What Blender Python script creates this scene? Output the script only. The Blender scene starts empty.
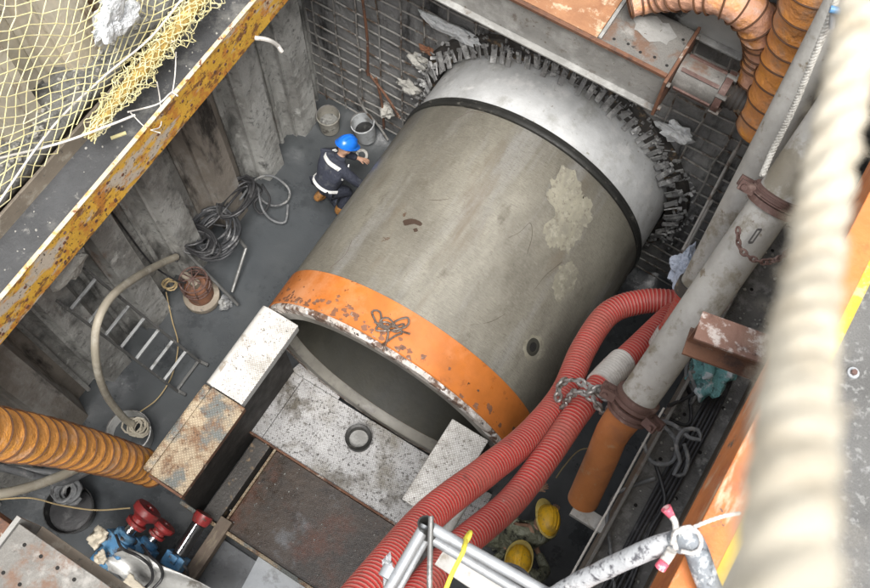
import bpy, bmesh, math, random
from mathutils import Vector, Matrix, noise
R = math.radians
rnd = random.Random(7)
scene = bpy.context.scene
col = scene.collection

# ------------------------------------------------------------------ camera
F_PX, W_PX, H_PX = 983.2, 870.0, 588.0
CAM = Vector((1.925, 0.0, 12.248))
FW = Vector((-0.185803, 0.325946, -0.92695)).normalized()
RT = Vector((0.850153, 0.526331, 0.014666)).normalized()
UP = RT.cross(FW).normalized()
RT = FW.cross(UP).normalized()
cd = bpy.data.cameras.new('camera')
cam = bpy.data.objects.new('camera', cd)
col.objects.link(cam)
cam.matrix_world = Matrix(((RT.x, UP.x, -FW.x, CAM.x), (RT.y, UP.y, -FW.y, CAM.y), (RT.z, UP.z, -FW.z, CAM.z), (0, 0, 0, 1)))
cd.sensor_width = 36
cd.lens = F_PX / W_PX * 36
cd.clip_start = 0.02
cd.clip_end = 400
cd.dof.use_dof = True
cd.dof.focus_distance = 9.0
cd.dof.aperture_fstop = 5.6
scene.camera = cam

# ------------------------------------------------------------------ sky and sun
SUN_EL, SUN_AZ = 68.0, 140.0         # azimuth: clockwise from +Y
w = bpy.data.worlds.new('World')
scene.world = w
w.use_nodes = True
nt = w.node_tree
nt.nodes.clear()
sky = nt.nodes.new('ShaderNodeTexSky')
sky.sky_type = 'NISHITA'
sky.sun_disc = False
sky.sun_elevation = R(SUN_EL)
sky.sun_rotation = R(SUN_AZ)
sky.dust_density = 4.0
hs = nt.nodes.new('ShaderNodeHueSaturation')
hs.inputs['Saturation'].default_value = 0.22
bg = nt.nodes.new('ShaderNodeBackground')
bg.inputs['Strength'].default_value = 0.15
wo = nt.nodes.new('ShaderNodeOutputWorld')
nt.links.new(sky.outputs[0], hs.inputs['Color'])
nt.links.new(hs.outputs[0], bg.inputs['Color'])
nt.links.new(bg.outputs[0], wo.inputs[0])
sl = bpy.data.lights.new('sun', 'SUN')
sl.energy = 2.2
sl.angle = R(30)
sl.color = (1.0, 0.965, 0.92)
so = bpy.data.objects.new('sun', sl)
col.objects.link(so)
sd = Vector((math.sin(R(SUN_AZ)) * math.cos(R(SUN_EL)), math.cos(R(SUN_AZ)) * math.cos(R(SUN_EL)), math.sin(R(SUN_EL))))
so.rotation_euler = sd.to_track_quat('Z', 'Y').to_euler()
so.location = (0, 0, 30)
scene.view_settings.view_transform = 'Standard'
scene.view_settings.look = 'None'
scene.view_settings.gamma = 1
scene.view_settings.use_curve_mapping = False
scene.view_settings.exposure = 1.0
scene.render.engine = 'CYCLES'
scene.cycles.max_bounces = 8

# ------------------------------------------------------------------ helpers
def at(px, py, z=None, x=None, y=None, d=None):
    """world point seen in direction (px,py) of the survey photo at a given height / plane / depth"""
    v = FW * F_PX + RT * (px - 435) + UP * (294 - py)
    if d is not None:
        t = d / F_PX
    elif z is not None:
        t = (z - CAM.z) / v.z
    elif x is not None:
        t = (x - CAM.x) / v.x
    else:
        t = (y - CAM.y) / v.y
    return CAM + v * t

def tag(o, label, cat, group=None, kind=None):
    if label: o['label'] = label
    if cat: o['category'] = cat
    if group: o['group'] = group
    if kind: o['kind'] = kind
    return o

def thing(name, loc, label, cat, group=None):
    o = bpy.data.objects.new(name, None)
    o.empty_display_size = 0.1
    o.location = Vector(loc)
    col.objects.link(o)
    return tag(o, label, cat, group)

def crom(pts, step=0.08):
    pts = [Vector(p) for p in pts]
    if len(pts) < 3:
        a, b = pts[0], pts[-1]
        n = max(1, int((b - a).length / step))
        return [a.lerp(b, i / n) for i in range(n + 1)]
    out = []
    P = [pts[0] * 2 - pts[1]] + pts + [pts[-1] * 2 - pts[-2]]
    for i in range(1, len(P) - 2):
        p0, p1, p2, p3 = P[i - 1:i + 3]
        n = max(1, int((p2 - p1).length / step))
        for k in range(n):
            t = k / n
            out.append(0.5 * ((2 * p1) + (p2 - p0) * t + (2 * p0 - 5 * p1 + 4 * p2 - p3) * t * t + (3 * p1 - p0 - 3 * p2 + p3) * t ** 3))
    out.append(pts[-1])
    return out

def resample(pts, step):
    out = [pts[0]]
    acc = 0
    cur = pts[0]
    i = 1
    while i < len(pts):
        dd = (pts[i] - cur).length
        if acc + dd >= step:
            cur = cur.lerp(pts[i], (step - acc) / dd)
            out.append(cur)
            acc = 0
        else:
            acc += dd
            cur = pts[i]
            i += 1
    return out

class MB:
    def __init__(s):
        s.v, s.f, s.uv = [], [], []
    def face(s, idx, uv=None):
        s.f.append(idx)
        s.uv.append(uv)
    def add(s, vs, fs):
        b = len(s.v)
        s.v += [Vector(v) for v in vs]
        for f in fs: s.face([b + i for i in f])
    def box(s, lo, hi, rot=None, c=None):
        x0, y0, z0 = lo; x1, y1, z1 = hi
        vs = [Vector(p) for p in ((x0,y0,z0),(x1,y0,z0),(x1,y1,z0),(x0,y1,z0),(x0,y0,z1),(x1,y0,z1),(x1,y1,z1),(x0,y1,z1))]
        if rot is not None: vs = [rot @ v for v in vs]
        if c is not None: vs = [v + Vector(c) for v in vs]
        s.add(vs, ((3,2,1,0),(4,5,6,7),(0,1,5,4),(1,2,6,5),(2,3,7,6),(3,0,4,7)))
        return s
    def bar(s, a, b, wd, th, up=(0,0,1)):
        """rectangular bar from a to b, wd wide, th thick (along up)"""
        a, b = Vector(a), Vector(b)
        t = (b - a).normalized(); u = Vector(up); u = (u - t * u.dot(t)).normalized(); r = t.cross(u)
        vs = []
        for p in (a, b):
            for i, j in ((-1,-1),(1,-1),(1,1),(-1,1)):
                vs.append(p + r * (i * wd / 2) + u * (j * th / 2))
        s.add(vs, ((3,2,1,0),(4,5,6,7),(0,1,5,4),(1,2,6,5),(2,3,7,6),(3,0,4,7)))
        return s
    def tube(s, pts, r, seg=8, caps=True, closed=False, tw=0.0):
        pts = [Vector(p) for p in pts]
        n = len(pts)
        rr = r if isinstance(r, (list, tuple)) else [r] * n
        b = len(s.v)
        t0 = (pts[1] - pts[0]).normalized()
        u = t0.orthogonal().normalized()
        L = 0
        Ls = []
        for i in range(n):
            if closed: t = (pts[(i + 1) % n] - pts[i - 1]).normalized()
            else: t = (pts[min(i + 1, n - 1)] - pts[max(i - 1, 0)]).normalized()
            u = (u - t * u.dot(t)).normalized()
            v = t.cross(u)
            if i: L += (pts[i] - pts[i - 1]).length
            Ls.append(L)
            for k in range(seg):
                a = 2 * math.pi * k / seg + tw * L
                s.v.append(pts[i] + (u * math.cos(a) + v * math.sin(a)) * rr[i])
        m = n if closed else n - 1
        for i in range(m):
            j = (i + 1) % n
            for k in range(seg):
                k2 = (k + 1) % seg
                la, lb = Ls[i], (Ls[j] if j else L + 0.05)
                s.face([b + i * seg + k, b + i * seg + k2, b + j * seg + k2, b + j * seg + k],
                       [(la, k / seg), (la, (k + 1) / seg), (lb, (k + 1) / seg), (lb, k / seg)])
        if caps and not closed:
            s.face([b + k for k in range(seg)][::-1]); s.face([b + (n - 1) * seg + k for k in range(seg)])
        return s
    def lathe(s, prof, c=(0,0,0), axis=(0,0,1), seg=24, arc=(0, 2 * math.pi)):
        """prof: list of (r, h) along axis"""
        ax = Vector(axis).normalized(); u = ax.orthogonal().normalized(); v = ax.cross(u)
        if abs(ax.y) > .99: u = Vector((1,0,0)); v = Vector((0,0,1))
        b = len(s.v); c = Vector(c)
        full = abs(arc[1] - arc[0] - 2 * math.pi) < 1e-6
        m = seg if full else seg + 1
        for r, h in prof:
            for k in range(m):
                a = arc[0] + (arc[1] - arc[0]) * k / seg
                s.v.append(c + ax * h + (u * math.cos(a) + v * math.sin(a)) * r)
        for i in range(len(prof) - 1):
            for k in range(seg):
                k2 = (k + 1) % m
                s.face([b + i * m + k, b + i * m + k2, b + (i + 1) * m + k2, b + (i + 1) * m + k])
        return s
    def ring(s, c, R0, r, axis=(0,0,1), seg=20, cs=6, sx=1.0, arc=None):
        ax = Vector(axis).normalized(); u = ax.orthogonal().normalized(); v = ax.cross(u); c = Vector(c)
        pts = [c + u * math.cos(2*math.pi*k/seg) * R0 * sx + v * math.sin(2*math.pi*k/seg) * R0 for k in range(seg)]
        return s.tube(pts, r, cs, closed=True)
    def build(s, name, m, parent=None, smooth=False, bevel=0, sub=0, kind=None, label=None, fix=True):
        off = parent_loc(parent)
        me = bpy.data.meshes.new(name)
        me.from_pydata([v - off for v in s.v], [], s.f)
        if any(u for u in s.uv):
            ul = me.uv_layers.new(name='UVMap')
            for p, u in zip(me.polygons, s.uv):
                if u:
                    for li, q in zip(p.loop_indices, u): ul.data[li].uv = q
        me.materials.append(m)
        if fix:
            bm = bmesh.new(); bm.from_mesh(me)
            bmesh.ops.recalc_face_normals(bm, faces=bm.faces)
            bm.to_mesh(me); bm.free()
        if smooth:
            for p in me.polygons: p.use_smooth = True
            try: me.set_sharp_from_angle(angle=R(40))
            except Exception: pass
        o = bpy.data.objects.new(name, me)
        col.objects.link(o)
        if parent is not None: o.parent = parent
        if bevel:
            b = o.modifiers.new('bevel', 'BEVEL'); b.width = bevel; b.segments = 2; b.limit_method = 'ANGLE'
        if sub:
            b = o.modifiers.new('sub', 'SUBSURF'); b.levels = sub; b.render_levels = sub
        if kind: o['kind'] = kind
        if label: o['label'] = label
        return o

def parent_loc(p):
    l = Vector((0, 0, 0))
    while p is not None:
        l += p.location; p = p.parent
    return l

# ------------------------------------------------------------------ materials
def mat(name, base, layers=(), rough=0.7, metal=0.0, bump=(30, 0.2), bump2=None, plate=None, uvstripe=None, spec=0.5, rvar=0.15, base_var=0.12, var_scale=3.0, grain=None, alpha=None):
    """layers: (colour, scale, lo, hi, stretch(x,y,z)[, roughness]) - stains with a shape of their own"""
    m = bpy.data.materials.new(name); m.use_nodes = True
    t = m.node_tree; N = t.nodes; Lk = t.links
    b = N['Principled BSDF']
    b.inputs['Metallic'].default_value = metal
    b.inputs['Specular IOR Level'].default_value = spec
    tc = N.new('ShaderNodeTexCoord')
    co = tc.outputs['Object']
    seed = rnd.random() * 50
    def mp(stretch, off):
        q = N.new('ShaderNodeMapping'); q.inputs['Scale'].default_value = stretch; q.inputs['Location'].default_value = (off, off * .7, off * .3)
        Lk.new(co, q.inputs[0]); return q.outputs[0]
    def nz(scale, stretch=(1,1,1), detail=8, rough_=.6, off=0):
        q = N.new('ShaderNodeTexNoise'); q.inputs['Scale'].default_value = scale; q.inputs['Detail'].default_value = detail
        q.inputs['Roughness'].default_value = rough_
        Lk.new(mp(stretch, seed + off), q.inputs['Vector']); return q.outputs['Fac']
    def rng(f, lo, hi, a=0.0, c=1.0):
        q = N.new('ShaderNodeMapRange'); q.inputs[1].default_value = lo; q.inputs[2].default_value = hi
        q.inputs[3].default_value = a; q.inputs[4].default_value = c
        Lk.new(f, q.inputs[0]); return q.outputs[0]
    def mix(f, a, c, mode='MIX'):
        q = N.new('ShaderNodeMix'); q.data_type = 'RGBA'; q.blend_type = mode
        if isinstance(f, float): q.inputs[0].default_value = f
        else: Lk.new(f, q.inputs[0])
        for i, k in ((6, a), (7, c)):
            if isinstance(k, (tuple, list)): q.inputs[i].default_value = (*k, 1)
            else: Lk.new(k, q.inputs[i])
        return q.outputs[2]
    dark = tuple(c * (1 - base_var * 1.6) for c in base); lite = tuple(min(1, c * (1 + base_var * 1.6)) for c in base)
    colr = mix(rng(nz(var_scale), .3, .7), dark, lite)
    rg = rng(nz(var_scale * 2.3, off=3), .3, .7, rough - rvar, min(1, rough + rvar))
    if uvstripe:
        period, duty, c2 = uvstripe
        sp = N.new('ShaderNodeSeparateXYZ'); Lk.new(tc.outputs['UV'], sp.inputs[0])
        mm = N.new('ShaderNodeMath'); mm.operation = 'MULTIPLY'; mm.inputs[1].default_value = 1 / period; Lk.new(sp.outputs[0], mm.inputs[0])
        fr = N.new('ShaderNodeMath'); fr.operation = 'FRACT'; Lk.new(mm.outputs[0], fr.inputs[0])
        pp = N.new('ShaderNodeMath'); pp.operation = 'PINGPONG'; pp.inputs[1].default_value = 0.5; Lk.new(fr.outputs[0], pp.inputs[0])
        colr = mix(rng(pp.outputs[0], duty / 2 - .06, duty / 2 + .06, 1, 0), colr, c2)
    if grain:
        colr = mix(rng(nz(grain[0], off=7, detail=3), .35, .65), colr, mix(1.0, colr, (grain[1],) * 3, 'MULTIPLY'))
    for i, ly in enumerate(layers):
        c, sc, lo, hi = ly[:4]
        st = ly[4] if len(ly) > 4 and ly[4] else (1, 1, 1)
        f = rng(nz(sc, st, off=11 * (i + 1), rough_=.68), lo, hi)
        colr = mix(f, colr, c)
        if len(ly) > 5: 
            q = N.new('ShaderNodeMix'); q.data_type = 'FLOAT'; Lk.new(f, q.inputs[0]); Lk.new(rg, q.inputs[2]); q.inputs[3].default_value = ly[5]; rg = q.outputs[0]
    Lk.new(colr, b.inputs['Base Color']); Lk.new(rg, b.inputs['Roughness'])
    nrm = None
    def bmp(h, strength, dist):
        nonlocal nrm
        q = N.new('ShaderNodeBump'); q.inputs['Strength'].default_value = strength; q.inputs['Distance'].default_value = dist
        Lk.new(h, q.inputs['Height'])
        if nrm is not None: Lk.new(nrm, q.inputs['Normal'])
        nrm = q.outputs[0]
    if bump: bmp(nz(bump[0], off=5), bump[1], 0.02 if len(bump) < 3 else bump[2])
    if bump2: bmp(nz(bump2[0], off=6), bump2[1], bump2[2])
    if plate:
        hs_ = []
        for ang in (45, -45):
            q = N.new('ShaderNodeMapping'); q.inputs['Rotation'].default_value = (0, 0, R(ang)); Lk.new(co, q.inputs[0])
            wv = N.new('ShaderNodeTexWave'); wv.inputs['Scale'].default_value = plate; wv.wave_profile = 'SIN'; Lk.new(q.outputs[0], wv.inputs['Vector'])
            hs_.append(wv.outputs['Fac'])
        mm = N.new('ShaderNodeMath'); mm.operation = 'MULTIPLY'; Lk.new(hs_[0], mm.inputs[0]); Lk.new(hs_[1], mm.inputs[1])
        bmp(rng(mm.outputs[0], .45, .7), 0.5, 0.003)
        Lk.new(mix(rng(mm.outputs[0], .3, .6), mix(1.0, colr, (.66, .64, .61), 'MULTIPLY'), colr), b.inputs['Base Color'])
    if nrm is not None: Lk.new(nrm, b.inputs['Normal'])
    if alpha is not None: b.inputs['Alpha'].default_value = alpha
    return m

RUST = (0.16, 0.06, 0.025)
MUD = (0.10, 0.097, 0.088)
M = {}
M['mud'] = mat('wet_mud', (0.056, 0.062, 0.067), [((0.072, 0.078, 0.081), 0.8, .42, .7, None, .42), ((0.033, 0.036, 0.039), 1.8, .52, .72, None, .12)], rough=.30, bump=(2.5, .25, .04), bump2=(40, .12, .01), base_var=.1, var_scale=.5)
M['street'] = mat('street_concrete', (0.13, 0.128, 0.122), [((0.2, 0.2, 0.19), 30, .56, .62), ((0.45, 0.3, 0.12), 3, .68, .72), ((.24, .24, .235), 12, .6, .7)], rough=.85, bump=(80, .6, .01), grain=(160, .75))
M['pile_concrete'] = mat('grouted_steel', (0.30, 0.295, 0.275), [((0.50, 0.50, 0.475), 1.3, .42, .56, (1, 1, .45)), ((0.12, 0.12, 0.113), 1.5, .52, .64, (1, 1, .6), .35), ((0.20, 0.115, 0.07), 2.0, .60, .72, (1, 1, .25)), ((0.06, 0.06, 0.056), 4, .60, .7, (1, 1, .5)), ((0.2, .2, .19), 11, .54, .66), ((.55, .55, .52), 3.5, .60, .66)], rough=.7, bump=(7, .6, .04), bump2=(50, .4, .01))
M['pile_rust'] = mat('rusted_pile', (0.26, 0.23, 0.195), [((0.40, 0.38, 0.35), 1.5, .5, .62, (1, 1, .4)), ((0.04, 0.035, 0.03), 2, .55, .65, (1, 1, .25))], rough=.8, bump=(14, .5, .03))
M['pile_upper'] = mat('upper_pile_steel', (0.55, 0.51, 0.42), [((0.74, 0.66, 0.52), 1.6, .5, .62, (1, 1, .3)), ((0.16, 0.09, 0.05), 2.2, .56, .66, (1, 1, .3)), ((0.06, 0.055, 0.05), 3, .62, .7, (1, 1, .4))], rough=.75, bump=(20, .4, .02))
M['shotcrete'] = mat('shotcrete', (0.21, 0.21, 0.207), [((0.33, 0.33, 0.32), 1.4, .48, .62, (1, 1, .5)), ((0.045, 0.045, 0.045), 2.2, .52, .64, (1.4, 1, .3)), ((0.3, .3, .29), 9, .64, .72)], rough=.85, bump=(14, .8, .04), bump2=(60, .5, .01))
M['rebar'] = mat('muddy_rebar', (0.28, 0.272, 0.255), [((0.1, 0.07, 0.05), 5, .5, .6)], rough=.7, bump=(90, .5, .01))
M['yellow_flange'] = mat('yellow_paint_worn', (0.62, 0.36, 0.045), [((0.48, 0.20, 0.035), 6, .50, .58), ((0.20, 0.09, 0.03), 9, .54, .60, (1, .5, 1)), ((0.48, 0.42, 0.34), 4, .54, .60, (1, .35, 1)), ((0.055, 0.035, 0.022), 22, .57, .62)], rough=.7, bump=(30, .4, .01))
M['yellow_pale'] = mat('yellow_edge', (0.55, 0.48, 0.36), [((0.5, 0.27, 0.06), 6, .5, .6), (RUST, 14, .58, .64)], rough=.7)
M['web_dirt'] = mat('asphalt_dirt_on_web', (0.065, 0.067, 0.070), [((0.17, 0.17, 0.16), 2.2, .52, .64), ((0.30, 0.29, 0.27), 26, .69, .73), ((0.24, .235, .22), 9, .60, .7)], rough=.8, bump=(40, .7, .015), bump2=(8, .4, .03))
M['ledge'] = mat('ledge_mortar', (0.22, 0.22, 0.205), [((0.1, 0.1, 0.095), 6, .5, .6), ((0.4, .4, .38), 20, .6, .66)], rough=.9, bump=(25, .9, .03))
M['beam_tan'] = mat('tan_flange', (0.27, 0.23, 0.18), [((0.42, 0.38, 0.31), 5, .55, .65), ((.1, .09, .08), 8, .6, .66)], rough=.7, bump=(30, .4, .01))
M['steel_grey'] = mat('grey_cement_steel', (0.185, 0.178, 0.163), [((0.16, 0.10, 0.07), 3.2, .52, .62), ((0.28, 0.27, 0.25), 4, .56, .66), ((0.05, 0.045, 0.04), 7, .62, .68)], rough=.6, metal=.15, bump=(35, .5, .012), grain=(120, .8))
M['steel_light'] = mat('light_cement_steel', (0.26, 0.258, 0.245), [((0.16, 0.14, 0.12), 6, .58, .66), ((0.38, 0.38, 0.365), 3, .5, .64), ((.1, .08, .06), 22, .63, .68)], rough=.55, metal=.1, bump=(30, .5, .012))
M['stained'] = mat('oil_stained_steel', (0.34, 0.34, 0.32), [((0.05, 0.045, 0.04), 1.1, .50, .56), ((.45, .45, .43), 5, .6, .66)], rough=.55, bump=(30, .4, .01))
M['rust'] = mat('rust', (0.15, 0.07, 0.04), [((0.07, 0.04, 0.03), 5, .5, .62), ((0.32, 0.28, 0.24), 8, .58, .66)], rough=.75, bump=(50, .5, .01))
M['rust_wood'] = mat('rust_plate', (0.34, 0.17, 0.085), [((0.26, 0.12, 0.06), 3, .5, .65), ((.5, .38, .26), 8, .55, .65)], rough=.7, bump=(40, .3, .01))
M['pipe'] = mat('pipe_concrete', (0.190, 0.178, 0.145), [((0.255, 0.243, 0.20), 1.0, .42, .62, (1, .5, 1)), ((0.135, 0.127, 0.105), 1.6, .46, .66, (1, .25, 1)), ((0.27, 0.268, 0.258), 2.0, .52, .70, (1, .15, 1), .34), ((0.105, 0.093, 0.07), 5.0, .58, .72, (1, .5, 1)), ((0.09, 0.05, 0.03), 3.8, .69, .71, (1, .8, 1)), ((.115, .103, .083), 40, .50, .64, (.4, 8, .4)), ((.30, .285, .24), 34, .54, .70, (.35, 10, .35)), ((.08, .07, .055), 55, .62, .67), ((.33, .315, .27), 70, .65, .70), ((.15, .125, .092), 1.4, .57, .76, (2.2, .5, 1))], rough=.44, bump=(5, .25, .03), bump2=(90, .3, .004), grain=(45, .76), rvar=.14, var_scale=1.2)
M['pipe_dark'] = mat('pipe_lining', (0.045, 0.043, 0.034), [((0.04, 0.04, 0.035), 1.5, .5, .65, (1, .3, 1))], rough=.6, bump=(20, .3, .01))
M['orange_band'] = mat('orange_band_paint', (0.52, 0.165, 0.035), [((0.62, 0.27, 0.12), 1.1, .52, .68), ((0.48, 0.15, 0.03), 2, .5, .65), ((0.38, 0.12, 0.03), 7, .60, .66), ((0.06, 0.03, 0.02), 5.5, .635, .66)], rough=.42, bump=(18, .15, .01))
M['rim'] = mat('chipped_rim', (0.50, 0.46, 0.42), [((0.13, 0.075, 0.05), 5, .47, .55), ((0.74, .72, .70), 7, .57, .63), ((.04, .03, .025), 12, .59, .63)], rough=.55, bump=(25, .8, .02))
M['face_steel'] = mat('pipe_face_steel', (0.20, 0.19, 0.165), [((0.13, 0.12, 0.11), 3, .5, .62), ((.06, .05, .045), 9, .62, .68)], rough=.5, bump=(25, .4, .01))
M['spigot'] = mat('spigot_grout', (0.52, 0.53, 0.53), [((0.36, 0.36, 0.34), 2.4, .52, .66), ((0.64, 0.64, 0.63), 4, .54, .68), ((0.25, 0.24, 0.19), 14, .63, .70), ((.17, .16, .12), 3.4, .67, .72)], rough=.55, bump=(25, .35, .012))
M['gasket'] = mat('black_rubber', (0.025, 0.025, 0.023), [((0.12, .115, .1), 9, .58, .68)], rough=.45)
M['flap'] = mat('seal_flap_steel', (0.27, 0.27, 0.265), [((0.52, 0.52, 0.51), 6, .50, .60), ((.05, .045, .04), 5, .55, .64)], rough=.6, metal=.3, bump=(40, .4, .01))
M['white_tread'] = mat('white_tread_plate', (0.74, 0.74, 0.73), [((0.36, .34, .30), 3, .50, .70), ((0.50, .49, .47), 9, .48, .66), ((0.16, 0.14, 0.11), 15, .60, .67), ((0.12, .10, .08), 40, .57, .66)], rough=.45, plate=14, bump=(30, .2, .01))
M['deck_tread'] = mat('muddy_tread_plate', (0.60, 0.61, 0.63), [((0.30, 0.285, 0.25), 1.6, .50, .66), ((0.12, 0.11, 0.09), 9, .56, .68), ((0.15, 0.135, 0.11), 2.0, .54, .66), ((0.06, .055, .05), 34, .54, .64)], rough=.42, plate=14, bump=(16, .4, .015))
M['brown_tread'] = mat('rusty_wet_tread_plate', (0.075, 0.055, 0.042), [((0.05, .04, .033), 1.2, .48, .6), ((0.20, 0.21, 0.23), 1.3, .56, .66, None, .35), ((0.13, 0.045, 0.022), 1.1, .48, .62), ((0.02, .016, .014), 4, .56, .68)], rough=.34, plate=14, bump=(16, .3, .012))
M['rusty_cream'] = mat('rusty_cream_tread', (0.42, 0.345, 0.24), [((0.20, 0.11, 0.055), 7, .46, .60), ((0.15, 0.165, 0.16), 2.6, .52, .60), ((.11, .06, .035), 3.5, .58, .66), ((.10, .055, .03), 20, .58, .63)], rough=.55, plate=12, bump=(20, .4, .01))
M['side_paint'] = mat('grey_side_paint', (0.42, 0.42, 0.41), [(RUST, 5, .58, .66), ((.08, .07, .06), 8, .6, .66)], rough=.55)
M['dark_steel'] = mat('dark_dirty_steel', (0.06, 0.055, 0.05), [((0.22, 0.16, 0.10), 7, .56, .64)], rough=.55, bump=(25, .5, .012))
M['slab_wet'] = mat('wet_steel_floor', (0.13, 0.14, 0.15), [((.09, .095, .1), 1, .5, .6)], rough=.3, bump=(6, .1, .02))
M['slab_pale'] = mat('pale_painted_plate', (0.42, 0.45, 0.48), [((.25, .26, .27), 4, .55, .65)], rough=.35)
M['duct'] = mat('orange_duct_fabric', (0.60, 0.255, 0.085), [((0.68, 0.28, 0.05), 1.6, .48, .62), ((0.42, 0.25, 0.16), 2.5, .52, .66), ((0.58, .42, .34), 5, .60, .72), ((0.30, .14, .06), 9, .62, .7)], rough=.42, bump=(7, .8, .05), bump2=(26, .5, .02))
M['duct_b'] = mat('orange_duct_fabric_bright', (0.80, 0.36, 0.09), [((0.84, 0.38, 0.06), 1.6, .5, .62), ((0.75, .48, .32), 3, .54, .68), ((0.38, .17, .06), 9, .62, .7)], rough=.42, bump=(7, .8, .05), bump2=(26, .5, .02))
M['duct_pink'] = mat('pale_duct_fabric', (0.60, 0.33, 0.22), [((0.68, 0.30, 0.08), 2, .5, .62), ((0.66, .5, .42), 4, .56, .68), ((0.30, .16, .09), 9, .62, .7)], rough=.45, bump=(7, .9, .05), bump2=(26, .5, .02))
M['duct_wire'] = mat('duct_wire', (0.10, 0.045, 0.02), rough=.6)
M['red_hose'] = mat('red_hose_rubber', (0.36, 0.032, 0.026), [((0.33, 0.09, 0.07), 1.8, .50, .7), ((.13, .05, .04), 4, .60, .74), ((.33, .22, .19), 11, .64, .72)], rough=.5, uvstripe=(0.034, .32, (0.42, 0.18, 0.15)), bump=(60, .2, .005))
M['red_hose_soft'] = mat('red_hose_plain', (0.38, 0.045, 0.035), [((0.36, 0.11, 0.085), 2.5, .52, .68)], rough=.5, uvstripe=(0.034, .30, (0.36, 0.10, 0.08)), bump=(60, .2, .005))
M['tape'] = mat('white_tape', (0.52, 0.50, 0.47), [((.35, .33, .3), 12, .58, .66)], rough=.55, uvstripe=(0.03, .25, (.4, .38, .35)), bump=(40, .8, .01))
M['grey_pipe'] = mat('grey_cement_pipe', (0.32, 0.31, 0.285), [((0.38, 0.37, 0.345), 2.2, .48, .62), ((0.20, 0.18, 0.14), 1.5, .54, .60), ((.17, .14, .10), 9, .60, .68)], rough=.6, bump=(14, .5, .015), bump2=(60, .2, .005))
M['orange_pipe'] = mat('orange_pipe', (0.36, 0.135, 0.045), [((0.25, 0.10, 0.045), 3, .52, .66), ((0.36, .22, .12), 6, .6, .68)], rough=.5, bump=(14, .4, .01))
M['clamp'] = mat('clamp_rust', (0.125, 0.072, 0.06), [((0.23, 0.16, 0.135), 7, .55, .65), ((.07, .04, .03), 9, .58, .66)], rough=.6, metal=.2, bump=(50, .5, .01))
M['chain'] = mat('chain_steel', (0.20, 0.165, 0.14), [((.1, .06, .04), 14, .5, .6)], rough=.55, metal=.5)
M['chain_grey'] = mat('chain_grey', (0.26, 0.25, 0.24), [((.12, .1, .08), 14, .5, .6)], rough=.5, metal=.5)
M['rope_thick'] = mat('cream_rope', (0.66, 0.60, 0.48), [((0.48, 0.41, 0.30), 30, .46, .66)], rough=.9, bump=(300, .8, .004))
M['rope_grey'] = mat('grey_twisted_rope', (0.50, 0.49, 0.45), [((.3, .29, .26), 30, .5, .6)], rough=.9, bump=(200, .6, .004))
M['string'] = mat('white_string', (0.60, 0.58, 0.54), rough=.9)
M['tan_string'] = mat('tan_string', (0.42, 0.32, 0.17), rough=.9)
M['net'] = mat('yellow_net', (0.66, 0.60, 0.32), [((.72, .68, .45), 4, .5, .6)], rough=.7)
M['net_roll'] = mat('net_roll_yellow', (0.36, 0.24, 0.06), [((.3, .2, .06), 8, .52, .62), ((.70, .58, .2), 12, .55, .62)], rough=.7, bump=(30, .8, .02))
M['cable'] = mat('black_cable', (0.028, 0.028, 0.03), [((.10, .10, .10), 4, .55, .68)], rough=.45)
M['cable_mud'] = mat('muddy_cable', (0.15, 0.155, 0.16), [((.27, .27, .26), 5, .52, .62), ((.05, .05, .05), 6, .55, .65)], rough=.6)
M['cable_dirty'] = mat('dirty_black_cable', (0.05, 0.052, 0.056), [((.2, .2, .2), 5, .55, .64)], rough=.5)
M['cream_hose'] = mat('cream_hose', (0.42, 0.38, 0.30), [((.55, .52, .44), 5, .52, .64), ((.2, .18, .14), 7, .6, .68)], rough=.55, bump=(40, .3, .01))
M['alu'] = mat('muddy_aluminium', (0.42, 0.43, 0.43), [((.2, .2, .19), 8, .55, .65)], rough=.45, metal=.5)
M['rail_dark'] = mat('muddy_ladder_rail', (0.15, 0.15, 0.145), [((.3, .3, .29), 8, .58, .66)], rough=.5, metal=.4)
M['galv'] = mat('galvanised_tube', (0.36, 0.375, 0.385), [((.3, .3, .3), 12, .55, .66), ((.48, .49, .5), 7, .55, .66)], rough=.5, metal=.5, bump=(60, .2, .004))
M['white_steel'] = mat('white_painted_angle', (0.42, 0.41, 0.385), [((.25, .22, .18), 9, .55, .64)], rough=.6, bump=(40, .4, .01))
M['blue'] = mat('blue_jack_paint', (0.075, 0.23, 0.43), [((.16, .33, .50), 4, .52, .64), ((.08, .06, .05), 9, .54, .62), ((.35, .37, .37), 14, .60, .66)], rough=.4, bump=(30, .3, .01))
M['red'] = mat('red_jack_paint', (0.25, 0.028, 0.028), [((.13, .03, .03), 5, .50, .64), ((.10, .06, .05), 14, .55, .62), ((.3, .2, .18), 9, .62, .68)], rough=.4, bump=(30, .3, .01))
M['chrome'] = mat('chromed_rod', (0.75, 0.76, 0.78), rough=.18, metal=1.0)
M['sheet'] = mat('bent_zinc_sheet', (0.55, 0.55, 0.53), [((.28, .26, .23), 4, .54, .64), ((.72, .72, .71), 6, .56, .64)], rough=.45, metal=.3, bump=(12, .4, .02))
M['paper'] = mat('cream_board', (0.62, 0.56, 0.45), [((.35, .28, .2), 8, .56, .64)], rough=.8)
M['plastic_sheet'] = mat('crumpled_film', (0.66, 0.68, 0.69), [((.38, .4, .4), 6, .52, .64)], rough=.4, bump=(14, 1.0, .05))
M['foam'] = mat('dirty_foam', (0.46, 0.45, 0.41), [((.25, .24, .22), 6, .52, .62)], rough=.9, bump=(18, .9, .03))
M['bag'] = mat('teal_bag', (0.14, 0.33, 0.33), [((.50, .55, .57), 7, .52, .58), ((.06, .12, .12), 11, .56, .62)], rough=.35, bump=(12, 1.0, .05))
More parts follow.
